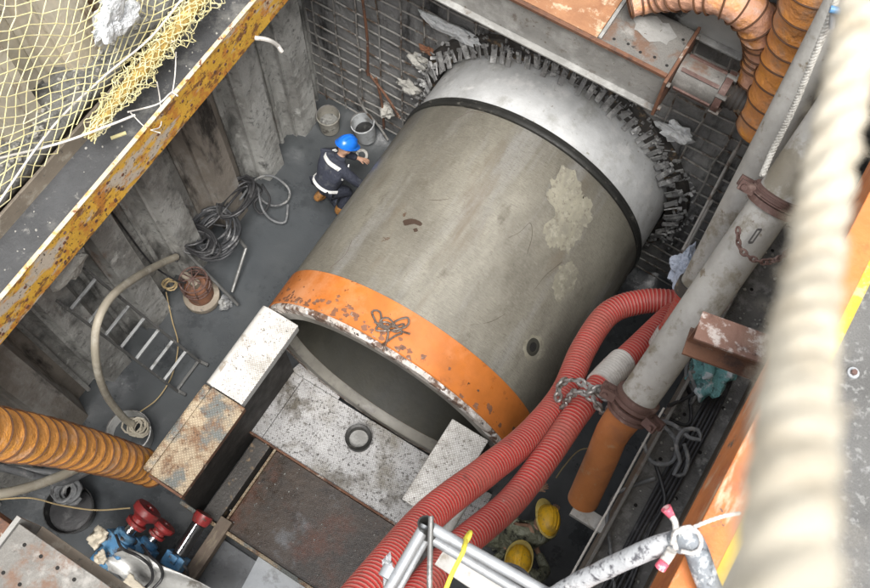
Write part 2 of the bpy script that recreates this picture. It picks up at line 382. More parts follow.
M['bag_pale'] = mat('pale_blue_film', (0.45, 0.50, 0.60), [((.2, .25, .33), 8, .52, .62)], rough=.35, bump=(12, 1.0, .05))
M['bucket_grey'] = mat('muddy_white_bucket', (0.46, 0.48, 0.49), [((.22, .22, .21), 4, .52, .64), ((.6, .62, .63), 5, .56, .64)], rough=.5)
M['bucket_pale'] = mat('pale_tub', (0.60, 0.60, 0.58), [((.3, .3, .28), 5, .54, .64)], rough=.5)
M['bucket_tan'] = mat('cement_crusted_bucket', (0.30, 0.285, 0.245), [((.42, .41, .37), 5, .52, .62), ((.14, .13, .11), 7, .56, .64)], rough=.8, bump=(20, .7, .02))
M['black_plastic'] = mat('black_plastic', (0.02, 0.02, 0.02), [((.1, .1, .09), 6, .6, .7)], rough=.4)
M['skin'] = mat('skin', (0.42, 0.25, 0.17), rough=.55, bump=None)
M['navy'] = mat('navy_workwear', (0.028, 0.032, 0.048), [((.07, .075, .085), 7, .55, .66)], rough=.85, bump=(16, .9, .03))
M['olive'] = mat('olive_wet_raincoat', (0.20, 0.205, 0.14), [((.32, .33, .25), 6, .52, .62), ((.03, .032, .025), 8, .54, .63)], rough=.36, bump=(13, 1.0, .05))
M['blue_hat'] = mat('blue_helmet_shell', (0.015, 0.15, 0.62), rough=.25, bump=None, rvar=.03)
M['yellow_hat'] = mat('yellow_helmet_shell', (0.74, 0.43, 0.02), [((.40, .24, .05), 20, .55, .64), ((.30, .19, .05), 5, .52, .68)], rough=.45, bump=(30, .2, .005), rvar=.05)
M['yellow_brim'] = mat('yellow_helmet_brim', (0.58, 0.45, 0.14), [((.35, .26, .08), 20, .55, .64)], rough=.45, bump=None)
M['webbing'] = mat('white_webbing', (0.70, 0.70, 0.68), [((.4, .4, .38), 14, .56, .64)], rough=.8)
M['boot'] = mat('tan_boot', (0.36, 0.17, 0.05), [((.12, .07, .03), 9, .52, .62)], rough=.6)
M['boot_dark'] = mat('rubber_boot', (0.03, 0.03, 0.028), [((.12, .12, .11), 7, .55, .65)], rough=.5)
M['glove'] = mat('work_glove', (0.40, 0.39, 0.36), [((.15, .14, .13), 12, .52, .62)], rough=.9)
M['edge_orange'] = mat('orange_edge_beam', (0.50, 0.16, 0.04), [((0.40, 0.11, 0.03), 6, .5, .62), ((0.52, .34, .22), 7, .57, .63, (1, .25, 1)), ((.11, .075, .055), 11, .62, .66)], rough=.55, bump=(20, .5, .01))
M['edge_yellow'] = mat('yellow_edge_line', (0.50, 0.35, 0.03), [((.45, .36, .18), 12, .58, .64)], rough=.6)
M['pink'] = mat('pink_tie', (0.62, 0.10, 0.15), [((.75, .45, .45), 20, .56, .62)], rough=.6)
M['taped'] = mat('white_taped_cable', (0.42, 0.43, 0.44), [((.10, .10, .11), 24, .52, .60, (1, 1, 1)), ((.55, .55, .55), 9, .54, .62)], rough=.55, bump=(40, .8, .01))
M['taped_dark'] = mat('dark_taped_cable', (0.20, 0.22, 0.24), [((.58, .6, .6), 16, .54, .62), ((.03, .03, .035), 12, .55, .62)], rough=.5, bump=(40, .8, .01))
M['yellow_cord'] = mat('yellow_cord', (0.70, 0.60, 0.06), rough=.6)
M['timber'] = mat('wet_timber', (0.13, 0.10, 0.075), [((.22, .18, .13), 5, .52, .64, (6, 1, 6))], rough=.7, bump=(20, .5, .01))
M['bore'] = mat('dark_excavated_earth', (0.03, 0.03, 0.027), rough=.9)
M['pump'] = mat('pump_rust', (0.22, 0.10, 0.055), [((.1, .06, .045), 6, .52, .62), ((.35, .28, .22), 9, .58, .66)], rough=.7, bump=(40, .5, .01))
M['trough'] = mat('cement_covered_web', (0.17, 0.165, 0.155), [((.10, .10, .095), 3, .48, .62), ((.28, .275, .26), 7, .54, .64)], rough=.8, bump=(30, .8, .02))
M['shade_dark'] = mat('shade_dark_plate', (0.028, 0.026, 0.024), [((.06, .055, .05), 3, .5, .66)], rough=.7)  # near-black colour paints in the shade below the side boxes
M['bolt_hole'] = mat('bolt_hole', (0.012, 0.011, 0.010), rough=.9)

# ================================================================== SETTING
ZS = 8.4            # street level
XL, XR, YB, YF = -3.5, 3.45, 6.1, -4.2
# pit floor: undulating wet mud
b = MB()
nx, ny = 70, 100
x0, x1, y0, y1 = -4.1, 4.1, -4.6, 6.8
for j in range(ny + 1):
    for i in range(nx + 1):
        x = x0 + (x1 - x0) * i / nx; y = y0 + (y1 - y0) * j / ny
        h = noise.noise(Vector((x * .7, y * .7, 2))) * .03
        e = max(0, 1 - min(abs(x - XL), abs(y - YB)) / .55)
        h += e * e * (.10 + .12 * noise.noise(Vector((x * 3, y * 3, 0))))
        h = max(h, -0.012) if e < .1 else h
        b.v.append(Vector((x, y, h)))
for j in range(ny):
    for i in range(nx):
        a = j * (nx + 1) + i
        b.face([a, a + 1, a + nx + 2, a + nx + 1])
b.build('ground', M['mud'], kind='structure', smooth=True)
# street slab around the pit, overhanging deck on the right
b = MB()
HX0, HX1, HY0, HY1 = -3.75, 2.30, -4.4, 6.35
ZL = 7.6  # unseen left and back ground and wall tops, lowered to admit more light
HX1 = 2.575
for lo, hi in (((HX1, -60, ZS - .3), (60, 60, ZS)), ((-60, -60, ZS - .3), (HX1, HY0, ZS)), ((-60, HY0, ZL - .3), (HX0, 60, ZL)), ((HX0, HY1, ZL - .3), (HX1, 60, ZL))):
    b.box(lo, hi)
b.build('pavement', M['street'], kind='structure')

# sheet pile walls
def pile_profile(side, x, n0, n1, pitch, amp):
    pass
def sheet_wall(x, sgn, y_start, n, z0, z1, label, upper=False):
    t = thing('sheet_pile_wall', (x, y_start, z0), label, 'sheet pile wall')
    pitch = .86; A = .125
    for k in range(n):
        y = y_start + k * pitch
        # U section: ridge towards the pit, then a trough
        prof = [(y, -A), (y + .15, -A), (y + .26, A), (y + .58, A), (y + .69, -A), (y + pitch - .004, -A)]
        tk = .03
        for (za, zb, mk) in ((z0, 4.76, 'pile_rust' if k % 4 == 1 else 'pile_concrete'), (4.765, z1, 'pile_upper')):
            mb = MB()
            nz_ = 24
            vs = []
            for zi in range(nz_ + 1):
                z = za + (zb - za) * zi / nz_
                for (yy, a) in prof:
                    jx = .012 * noise.noise(Vector((yy * 2, z * 1.2, k)))
                    vs.append((x + sgn * (a + jx), yy, z))
            fs = []
            m = len(prof)
            for zi in range(nz_):
                for i in range(m - 1):
                    q = zi * m + i
                    fs.append((q, q + 1, q + m + 1, q + m))
            mb.add(vs, fs)
            # interlock bead
            mb.tube([(x - sgn * A * .9 + sgn * .03, y + .0, za + .01), (x - sgn * A * .9 + sgn * .03, y + .0, zb - .01)], .02, 6)
            mb.box((min(x + sgn * .00, x + sgn * .035), y + .185, za), (max(x + sgn * .0, x + sgn * .035), y + .20, zb))
            o = mb.build('sheet_pile', M[mk], t, smooth=False)
            sm = o.modifiers.new('thick', 'SOLIDIFY'); sm.thickness = tk; sm.offset = 0
    return t
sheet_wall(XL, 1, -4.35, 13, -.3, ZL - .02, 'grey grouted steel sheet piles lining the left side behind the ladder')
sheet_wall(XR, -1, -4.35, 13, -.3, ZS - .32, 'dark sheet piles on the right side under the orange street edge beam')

# back wall with portal hole, shotcrete with exposed rebar grid
t = thing('concrete_wall', (0, YB, 0), 'dark rough concrete wall with exposed rebar grid, pierced by the big pipe', 'wall')
b = MB()
cx, cz, r0 = 0, 1.75, 1.66
n = 96
rx0, rx1, rz0, rz1 = -3.9, 3.9, -.6, ZL - .02
inner, outer = [], []
for k in range(n):
    a = 2 * math.pi * k / n
    dx, dz = math.cos(a), math.sin(a)
    inner.append((cx + r0 * dx, YB, cz + r0 * dz))
    s = 1e9
    if dx > 1e-6: s = min(s, (rx1 - cx) / dx)
    if dx < -1e-6: s = min(s, (rx0 - cx) / dx)
    if dz > 1e-6: s = min(s, (rz1 - cz) / dz)
    if dz < -1e-6: s = min(s, (rz0 - cz) / dz)
    outer.append((cx + s * dx, YB, cz + s * dz))
nr = 14
vs = []
for q in range(nr + 1):
    f = (q / nr) ** 1.3
    for k in range(n):
        p = Vector(inner[k]).lerp(Vector(outer[k]), f)
        p.y += .05 * noise.noise(Vector((p.x * 1.3, p.z * 1.3, 4)))
        vs.append(p)
fs = []
for q in range(nr):
    for k in range(n):
        k2 = (k + 1) % n
        fs.append((q * n + k, q * n + k2, (q + 1) * n + k2, (q + 1) * n + k))
for k in range(n):  # reveal
    vs.append(Vector(inner[k]) + Vector((0, .4, 0)))
base = (nr + 1) * n
for k in range(n):
    k2 = (k + 1) % n
    fs.append((k2, k, base + k, base + k2))
b.add(vs, fs)
b.build('wall_face', M['shotcrete'], t, smooth=True)
b = MB()
def rodj(p0, p1, r, jit=.02, seg=5):
    n_ = max(3, int((Vector(p1) - Vector(p0)).length / .4))
    pts = []
    for i in range(n_ + 1):
        p = Vector(p0).lerp(Vector(p1), i / n_)
        p += Vector((rnd.uniform(-jit, jit), rnd.uniform(-.01, .012), rnd.uniform(-jit, jit)))
        pts.append(p)
    b.tube(pts, r, seg)
z = .12
while z < 6.5:
    dz = z - cz
    w_ = math.sqrt(max(0, 1.9 ** 2 - dz * dz)) if abs(dz) < 1.9 else 0
    if w_ > 0:
        rodj((-3.6, YB - .04, z), (-w_, YB - .04, z), .0115); rodj((w_, YB - .04, z), (3.5, YB - .04, z), .0115)
    else:
        rodj((-3.6, YB - .04, z), (3.5, YB - .04, z), .0115)
    z += .235
x = -3.45
while x < 3.5:
    if abs(x) < 1.9:
        h_ = math.sqrt(1.9 ** 2 - x * x)
        rodj((x, YB - .06, cz + h_), (x, YB - .06, 7), .012)
    else:
        rodj((x, YB - .06, 0), (x, YB - .06, 7), .012)
    x += .33
b.build('rebar_grid', M['rebar'], t)
# front wall behind the viewer
b = MB(); b.box((-3.9, YF - .3, -.6), (3.9, YF, ZS - .32))
tag(b.build('concrete_wall', M['shotcrete']), 'plain concrete wall closing the near end of the pit', 'wall')
# bore beyond the wall
b = MB(); b.lathe([(1.7, 0), (1.7, 3.5), (0.01, 3.5)], (0, YB + .42, 1.75), (0, 1, 0), 48)
b.build('tunnel', M['bore'], kind='structure')

# ------------------------------------------------------------------ walers
def hbeam_y(name, parent, xa, xb, y0, y1, z0, z1, m_in, m_web, m_out, tf=.03):
    """H beam lying along Y with flanges vertical at xa and xb"""
    mb = MB(); mb.box((min(xa, xb) + tf / 2 + .001, y0, (z0 + z1) / 2 - .02), (max(xa, xb) - tf / 2 - .001, y1, (z0 + z1) / 2 + .01)); mb.build('web', m_web, parent)
    mb = MB(); mb.box((xa - tf / 2, y0, z0), (xa + tf / 2, y1, z1)); mb.build('flange', m_in, parent, bevel=.006)
    mb = MB(); mb.box((xb - tf / 2, y0, z0), (xb + tf / 2, y1, z1)); mb.build('flange', m_out, parent, bevel=.006)
t = thing('steel_beam', (-2.9, 0, 4.15), 'dirt-filled steel waler beam with worn yellow face along the left sheet piles', 'beam')
hbeam_y('w', t, -2.65, -3.17, -4.1, 5.9, 4.14, 4.60, M['yellow_flange'], M['web_dirt'], M['beam_tan'])
b = MB(); b.box((-2.672, -4.1, 4.602), (-2.63, 5.9, 4.612)); b.build('flange_edge', M['yellow_pale'], t)
b = MB()
for i in range(60):
    yy = -1 + 6.8 * rnd.random()
    for q in range(rnd.randint(1, 2)):
        c = Vector((-2.634, yy + q * .1, 4.2 + rnd.random() * .34))
        b.lathe([(.001, .003), (.018, .003), (.018, -.002)], c, (1, 0, 0), 8)
b.build('rivet', M['rust'], t, kind='stuff')
# mortar ledge between wall and beam
b = MB()
vs = []; fs = []
ny_ = 120
for i in range(ny_ + 1):
    yy = -4.1 + 10.1 * i / ny_
    for j, xx in enumerate((-3.19, -3.28, -3.38, -3.5, -3.66)):
        vs.append((xx, yy, 4.70 + .05 * noise.noise(Vector((xx * 5, yy * 2.5, 0))) + (.0 if j else -.03)))
for i in range(ny_):
    for j in range(4):
        a = i * 5 + j; fs.append((a, a + 1, a + 6, a + 5))
b.add(vs, fs)
o = b.build('mortar_ledge', M['ledge'], smooth=True); tag(o, 'speckled grey mortar ledge between the left sheet piles and yellow beam', 'ledge')
sm = o.modifiers.new('thick', 'SOLIDIFY'); sm.thickness = .2; sm.offset = -1 if False else 0

t = thing('steel_beam', (2.75, 0, 4.15), 'muddy steel waler beam on the right carrying black cables in its trough', 'beam')
hbeam_y('w', t, 2.54, 3.02, -4.1, 5.0, 4.12, 4.56, M['steel_grey'], M['trough'], M['timber'])
# bolt holes in the web
b = MB()
for i in range(30):
    b.lathe([(.0, .002), (.016, .002)], (2.66 + .25 * (i % 2), -1 + i * .22, 4.352), (0, 0, 1), 10)
b.build('bolt_hole', M['bolt_hole'], t, kind='stuff')
b = MB(); b.box((3.04, -4.1, 3.9), (3.30, 6.0, 4.34))
tag(b.build('mortar_ledge', M['web_dirt']), 'dark mortar strip between the right waler beam and sheet piles', 'ledge')

# orange edge beam at street level
t = thing('edge_beam', (2.55, 0, 8.0), 'scratched orange steel beam along the street edge beside the thick rope', 'beam')
b = MB(); b.box((2.53, -6, 7.98), (2.555, 9, 8.385)); b.build('face_plate', M['edge_orange'], t, bevel=.006)
b = MB(); b.box((2.527, -6, 8.404), (2.655, 9, 8.424)); b.build('top_flange', M['edge_orange'], t, bevel=.004)
b = MB(); b.box((2.657, -6, 8.404), (2.70, 9, 8.412)); b.build('yellow_strip', M['edge_yellow'], t)

# ------------------------------------------------------------------ struts
def holes(mb, pts, r=.017, z=0):
    for p in pts: mb.lathe([(.0, .002), (r, .002)], p, (0, 0, 1), 10)
def strut(parent, xa, xb, y0, y1, z0, z1, m_top, m_face):
    tf = .03
    mb = MB(); mb.box((xa, y0, z1 - tf), (xb, y1, z1)); mb.build('flange', m_top, parent, bevel=.005)
    mb = MB(); mb.box((xa, y0, z0), (xb, y1, z0 + tf)); mb.build('flange', m_top, parent, bevel=.005)
    ym = (y0 + y1) / 2
    mb = MB(); mb.box((xa, ym - .02, z0 + tf + .001), (xb, ym + .02, z1 - tf - .001)); mb.build('web', m_face, parent)

ZT = 5.08
t = thing('strut_beam', (-.9, 5.35, 4.65), 'grey steel strut with bolt holes and rusty cover plate across the pit head', 'beam')
b = MB(); b.box((-3.2, 5.31, ZT - .03), (1.12, 5.88, ZT)); b.build('top_flange', M['steel_grey'], t, bevel=.006)
b = MB(); b.box((-3.2, 5.325, 4.62), (1.12, 5.345, ZT - .032)); b.box((-3.2, 5.26, 4.595), (1.12, 5.345, 4.618)); b.build('side_channel', M['steel_light'], t, bevel=.004)
b = MB(); b.box((-3.2, 5.36, 4.6), (1.12, 5.86, 4.63)); b.build('bottom_flange', M['rust'], t)
b = MB(); b.box((-3.2, 5.285, ZT + .002), (1.12, 5.325, ZT + .035)); b.build('rusty_angle', M['rust'], t)
b = MB(); b.box((-3.0, 5.335, ZT + .003), (.42, 5.90, ZT + .03)); b.build('cover_plate', M['rust_wood'], t, bevel=.004)
b = MB(); b.box((.43, 5.33, ZT + .002), (.46, 5.92, ZT + .05)); b.build('plate_edge', M['steel_light'], t)
b = MB(); holes(b, [(.55 + .13 * i, 5.42 + .32 * j + .02 * (i % 2), ZT) for i in range(5) for j in range(2)], .015); b.build('bolt_hole', M['bolt_hole'], t, kind='stuff')
b = MB(); b.box((1.122, 5.24, 4.58), (1.152, 5.93, ZT + .02)); b.build('end_plate', M['rust'], t, bevel=.004)
for yy in (5.29, 5.88):
    for zz in (4.66, 5.02):
        b = MB(); b.lathe([(0, .03), (.025, .03), (.025, -.0), (0, -.0)], (1.153, yy, zz), (1, 0, 0), 6); b.build('bolt', M['steel_grey'], t)
b = MB()
sp = [(.22 * (1 + .15 * math.sin(k * 1.7)) * math.cos(a), .17 * (1 + .2 * math.cos(k * 2.3)) * math.sin(a)) for k, a in enumerate([2 * math.pi * i / 18 for i in range(18)])]
b.add([(.80 + x * .9, 5.70 + y * .75, ZT + .006) for x, y in sp] + [(.80, 5.70, ZT + .02)], [(i, (i + 1) % 18, 18) for i in range(18)])
b.build('cement_splash', M['steel_light'], t, smooth=True)
t = thing('screw_jack', (1.6, 5.6, 4.8), 'grey cylindrical screw jack pressing out from the end of the strut', 'jack')
JC = Vector((1.16, 5.60, 4.86))
b = MB(); b.lathe([(0, 0), (.165, 0), (.165, .40), (0, .40)], JC, (1, 0, 0), 32); b.build('barrel', M['steel_grey'], t, smooth=True)
b = MB(); b.lathe([(.10, .405), (.20, .405), (.20, .47), (.10, .47)], JC, (1, 0, 0), 32); b.build('collar', M['clamp'], t, smooth=True)
for a in (20, 80, 140, 200, 260, 320):
    p = JC + Vector((.44, .19 * math.cos(R(a)), .19 * math.sin(R(a)))); b = MB(); b.lathe([(0, .055), (.026, .055), (.026, -.04), (0, -.04)], p, (1, 0, 0), 6); b.build('bolt', M['steel_grey'], t)
for a in (60, 120, 190):
    c = JC + Vector((.03, .172 * math.cos(R(a)), .172 * math.sin(R(a)))); b = MB(); b.bar(c, c + Vector((.36, 0, 0)), .035, .022, up=(0, math.cos(R(a)), math.sin(R(a)))); b.build('rib', M['clamp'], t)
pr = []
for i in range(16): pr += [(.115, .47 + i * .045), (.103, .49 + i * .045)]
b = MB(); b.lathe([(0, .47)] + pr + [(0, 1.22)], JC, (1, 0, 0), 28); b.build('screw', M['dark_steel'], t, smooth=True)
t = thing('steel_beam', (1.5, 6.0, 4.7), 'grey steel beam with a dark oil stain on the back wall behind the strut', 'beam')
b = MB(); b.box((-3.2, 5.99, 4.95), (3.2, 6.09, 5.45)); b.build('web', M['stained'], t, bevel=.01)
b = MB(); b.box((-3.2, 5.93, 4.92), (3.2, 6.09, 4.947)); b.box((-3.2, 5.93, 5.453), (3.2, 6.09, 5.48)); b.build('flange', M['steel_light'], t, bevel=.004)
# near-left strut
t = thing('strut_beam', (-.9, -.8, 4.2), 'cement-dusted steel strut with bolt holes in the near left corner', 'beam')
b = MB(); b.box((-1.30, -1.25, 4.57), (2.4, -.60, 4.60)); b.build('top_flange', M['steel_grey'], t, bevel=.006)
b = MB(); b.box((-1.30, -.72, 4.2), (2.4, -.685, 4.565)); b.box((-1.30, -1.15, 4.2), (2.4, -1.12, 4.565)); b.build('web', M['steel_grey'], t)
b = MB(); b.box((-1.30, -1.25, 4.165), (2.4, -.55, 4.195)); b.build('bottom_flange', M['beam_tan'], t)
b = MB(); holes(b, [(-1.16 + .16 * i, -.70 - .24 * j, 4.60) for i in range(9) for j in range(3)], .016); b.build('bolt_hole', M['bolt_hole'], t, kind='stuff')
b = MB(); b.box((-1.345, -1.28, 4.15), (-1.305, -.56, 4.62)); b.build('end_plate', M['steel_light'], t)
b = MB(); b.box((-2.60, -1.2, 4.2), (-1.35, -.64, 4.58)); b.build('packer', M['rust'], t, bevel=.01)

# ================================================================== BIG PIPE
AX = Vector((0, 0, 1.75))
t = thing('concrete_pipe', (0, 4, .15), 'giant grey concrete jacking pipe with orange painted mouth entering the back wall', 'pipe')
b = MB(); b.lathe([(1.6, 2.86), (1.602, 3.5), (1.6, 4.4), (1.6, 5.215), (1.588, 5.23)], AX, (0, 1, 0), 160)
b.build('shell', M['pipe'], t, smooth=True)
b = MB(); b.lathe([(1.598, 2.425), (1.612, 2.435), (1.612, 2.855), (1.601, 2.859)], AX, (0, 1, 0), 160); b.build('orange_band', M['orange_band'], t, smooth=True)
b = MB()
# chipped rim: slightly uneven
seg = 200
prof = [(1.600, 2.424), (1.598, 2.39), (1.585, 2.372), (1.50, 2.37)]
vs = []; fs = []
for i, (r, y) in enumerate(prof):
    for k in range(seg):
        a = 2 * math.pi * k / seg
        j = .012 * noise.noise(Vector((math.cos(a) * 9, math.sin(a) * 9, i))) if 0 < i < 3 else 0
        vs.append((math.cos(a) * (r + j), y + j * .8, 1.75 + math.sin(a) * (r + j)))
for i in range(3):
    for k in range(seg):
        k2 = (k + 1) % seg; fs.append((i * seg + k, i * seg + k2, (i + 1) * seg + k2, (i + 1) * seg + k))
b.add(vs, fs); b.build('rim', M['rim'], t, smooth=True)
b = MB(); b.lathe([(1.50, 2.371), (1.385, 2.375), (1.365, 2.40), (1.365, 2.50)], AX, (0, 1, 0), 120); b.build('end_face', M['face_steel'], t, smooth=True)
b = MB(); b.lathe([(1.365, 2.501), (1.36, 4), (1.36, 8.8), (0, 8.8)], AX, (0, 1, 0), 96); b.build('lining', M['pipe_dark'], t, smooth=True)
b = MB()
b.lathe([(1.588, 5.232), (1.618, 5.235), (1.622, 5.26), (1.60, 5.272), (1.60, 5.288), (1.622, 5.30), (1.612, 5.335), (1.575, 5.34)], AX, (0, 1, 0), 160)
b.build('gasket', M['gasket'], t, smooth=True)
b = MB(); b.lathe([(1.575, 5.342), (1.578, 5.7), (1.575, 6.9)], AX, (0, 1, 0), 160); b.build('spigot', M['spigot'], t, smooth=True)
# grout hole
hp = None
def on_pipe(px, py, r=1.6):
    v = (FW * F_PX + RT * (px - 435) + UP * (294 - py))
    # intersect with cylinder x^2+(z-1.75)^2=r^2
    a = v.x ** 2 + v.z ** 2; oz = CAM.z - 1.75
    bb = 2 * (CAM.x * v.x + oz * v.z); c = CAM.x ** 2 + oz ** 2 - r * r
    D = bb * bb - 4 * a * c
    if D < 0: return None
    tt = (-bb - math.sqrt(D)) / (2 * a)
    return CAM + v * tt
hp = on_pipe(533, 347, 1.601)
nrm = Vector((hp.x, 0, hp.z - 1.75)).normalized()
b = MB(); b.lathe([(0, -.01), (.045, -.008), (.05, .003), (.075, .006), (.095, .0)], hp, nrm, 20); b.build('grout_plug', M['pipe_dark'], t, smooth=True)

def pipe_patch(name, pix, m, r_=1.603, rough_edge=.25, n=48, parent=None, seed=0, rings=5):
    pts = [on_pipe(px, py, r_) for px, py in pix]; pts = [p for p in pts if p]
    ang = [(math.atan2(p.z - 1.75, p.x), p.y) for p in pts]
    ca = sum(a for a, _ in ang) / len(ang); cy_ = sum(y for _, y in ang) / len(ang)
    loop = crom([Vector((a * r_, y, 0)) for a, y in ang] + [Vector((ang[0][0] * r_, ang[0][1], 0))], .02)[:-1]
    c = Vector((ca * r_, cy_, 0)); vs = []; fs = []
    m_ = len(loop)
    for q in range(1, rings + 1):
        for k, p in enumerate(loop):
            f = q / rings
            d = (p - c) * f * (1 + (rough_edge * noise.noise(p * 9 + Vector((seed, 0, 0))) + rough_edge * .6 * noise.noise(p * 30)) * (1 if q == rings else 0))
            w_ = c + d; a = w_.x / r_
            vs.append(Vector((math.cos(a) * r_, w_.y, 1.75 + math.sin(a) * r_)))
    for q in range(rings - 1):
        for k in range(m_):
            k2 = (k + 1) % m_; fs.append((q * m_ + k, q * m_ + k2, (q + 1) * m_ + k2, (q + 1) * m_ + k))
    fs.append(tuple(range(m_)))
    mb = MB(); mb.add(vs, fs); return mb.build(name, m, parent, smooth=True)
PIPE = t
M['cement_stain'] = mat('pale_cement_stain', (0.265, 0.25, 0.19), [((0.20, .188, .15), 5, .42, .60, (1, .4, 1)), ((.31, .295, .235), 12, .52, .64), ((.17, .155, .12), 18, .54, .62)], rough=.7, bump=(60, .3, .004))
M['grease'] = mat('dark_grease', (0.055, 0.035, 0.025), rough=.5)
pipe_patch('cement_patch', [(552, 176), (566, 172), (586, 190), (592, 214), (580, 240), (562, 254), (546, 244), (545, 226), (556, 214), (548, 198)], M['cement_stain'], seed=1, parent=PIPE)
pipe_patch('cement_patch', [(560, 266), (574, 262), (578, 276), (570, 294), (557, 298), (554, 282)], M['cement_stain'], seed=4, parent=PIPE)
pipe_patch('grease_mark', [(404, 221), (412, 219), (423, 222), (421, 226), (414, 224), (406, 225)], M['grease'], seed=2, parent=PIPE, r_=1.604)
pipe_patch('grease_mark', [(413, 229), (417, 228), (418, 231), (414, 232)], M['grease'], seed=5, parent=PIPE, r_=1.604)
for pl in (((508, 238), (520, 232), (530, 223), (532, 236), (527, 254)), ((535, 289), (545, 276), (562, 262)), ((330, 268), (345, 255), (352, 240)), ((455, 120), (470, 112), (484, 113)), ((470, 325), (490, 322), (505, 314)), ((395, 190), (430, 200), (470, 196))):
    pp = [on_pipe(x_, y_, 1.6005) for x_, y_ in pl]; b = MB(); b.tube(crom(pp, .02), .0022, 4); b.build('scratch', M['grease'], PIPE)
pipe_patch('damp_halo', [(533, 334), (543, 340), (545, 352), (536, 362), (525, 356), (523, 343)], M['cement_stain'], seed=8, parent=PIPE, r_=1.602)
pipe_patch('lifting_hole', [(533, 340), (538, 343), (538, 350), (534, 354), (529, 350), (529, 343)], M['bolt_hole'], seed=8, rough_edge=.08, parent=PIPE, r_=1.604)
# chipped paint on the band, denser towards the rim and the left
b = MB(); rj = random.Random(77)
for k in range(120):
    a = math.pi * (rj.uniform(.15, .97) if rj.random() < .45 else rj.uniform(.5, .97)); yy = 2.436 + abs(rj.gauss(0, .10)); 
    if yy > 2.84: continue
    sz = rj.uniform(.006, .035) * (1 if yy < 2.6 else .6); n_ = 9; vs = []; r_ = 1.6145
    for q in range(n_):
        t_ = 2 * math.pi * q / n_; rr = sz * rj.uniform(.45, 1.2); aa = a + rr * math.cos(t_) * 1.3 / r_
        vs.append((math.cos(aa) * r_, max(2.432, yy + rr * math.sin(t_)), 1.75 + math.sin(aa) * r_))
    b.add(vs, [tuple(range(n_))])
b.build('paint_chip', M['pump'], PIPE, kind='stuff')

# rope knot lying on the orange band
b = MB()
kp = []
for (px, py) in ((383, 352), (388, 332), (378, 325), (372, 312), (380, 312), (384, 328), (398, 320), (408, 318), (407, 326), (392, 330), (376, 330), (385, 322), (402, 332), (395, 336), (382, 345)):
    p = on_pipe(px, py, 1.632 + rnd.random() * .03)
    if p: kp.append(p)
b.tube(crom(kp, .02), .011, 6)
kp2 = [on_pipe(px, py, 1.64 + rnd.random() * .03) for (px, py) in ((374, 322), (390, 327), (404, 324), (396, 332), (380, 322), (388, 318), (400, 330), (410, 334))]
b.tube(crom(kp2, .02), .010, 6)
tag(b.build('wire_rope', M['chain'], smooth=True), 'knotted dark wire rope lying on the orange band of the pipe', 'wire rope')

# seal ring flaps
t = thing('seal_ring', (0, 6.05, .1), 'ring of bolted steel flaps around the pipe where it enters the wall', 'seal')
b = MB(); b.lathe([(1.60, 6.00), (1.64, 6.03), (1.82, 6.04), (1.84, 6.09)], AX, (0, 1, 0), 120); b.build('rubber_skirt', M['dark_steel'], t, smooth=True)
nf = 96
for k in range(nf):
    a = 2 * math.pi * k / nf
    rj = random.Random(k)
    er = Vector((math.cos(a), 0, math.sin(a))); et = Vector((-math.sin(a), 0, math.cos(a)))
    r_in, r_out = 1.615 + rj.uniform(-.01, .03), 1.775 + rj.uniform(-.05, .05)
    y_in, y_out = 5.90 + rj.uniform(-.05, .05), 6.01 + rj.uniform(-.03, .02)
    p0 = AX + er * r_in + Vector((0, y_in, 0)) + et * rj.uniform(-.015, .015); p1 = AX + er * r_out + Vector((0, y_out, 0))
    b = MB()
    nn = (p1 - p0).cross(et).normalized()
    b.bar(p0, p1, rj.uniform(.05, .075), .014, up=(nn + et * rj.uniform(-.5, .5)).normalized())
    b.bar(p0.lerp(p1, .75) + nn * .02 - et * .0, p0.lerp(p1, .98) + nn * .02, .04, .03, up=nn)
    b.build('flap', M['flap'], t)
b = MB()
for k in range(300):
    rj = random.Random(1000 + k)
    a = rj.uniform(-.35, math.pi + .35); er = Vector((math.cos(a), 0, math.sin(a))); et = Vector((-math.sin(a), 0, math.cos(a)))
    rr = rj.uniform(1.66, 1.95); p0 = AX + er * rr + Vector((0, rj.uniform(5.92, 6.07), 0))
    d_ = (er * rj.uniform(-1, 1) + et * rj.uniform(-.6, .6) + Vector((0, rj.uniform(-.6, .6), 0))).normalized()
    L_ = rj.uniform(.012, .05) * (1 if rr < 1.85 else .6)
    b.bar(p0 - d_ * L_, p0 + d_ * L_, rj.uniform(.012, .04), rj.uniform(.008, .022), up=(et + er * rj.uniform(-.5, .5)))
b.build('mud_crust', M['flap'], t, kind='stuff')
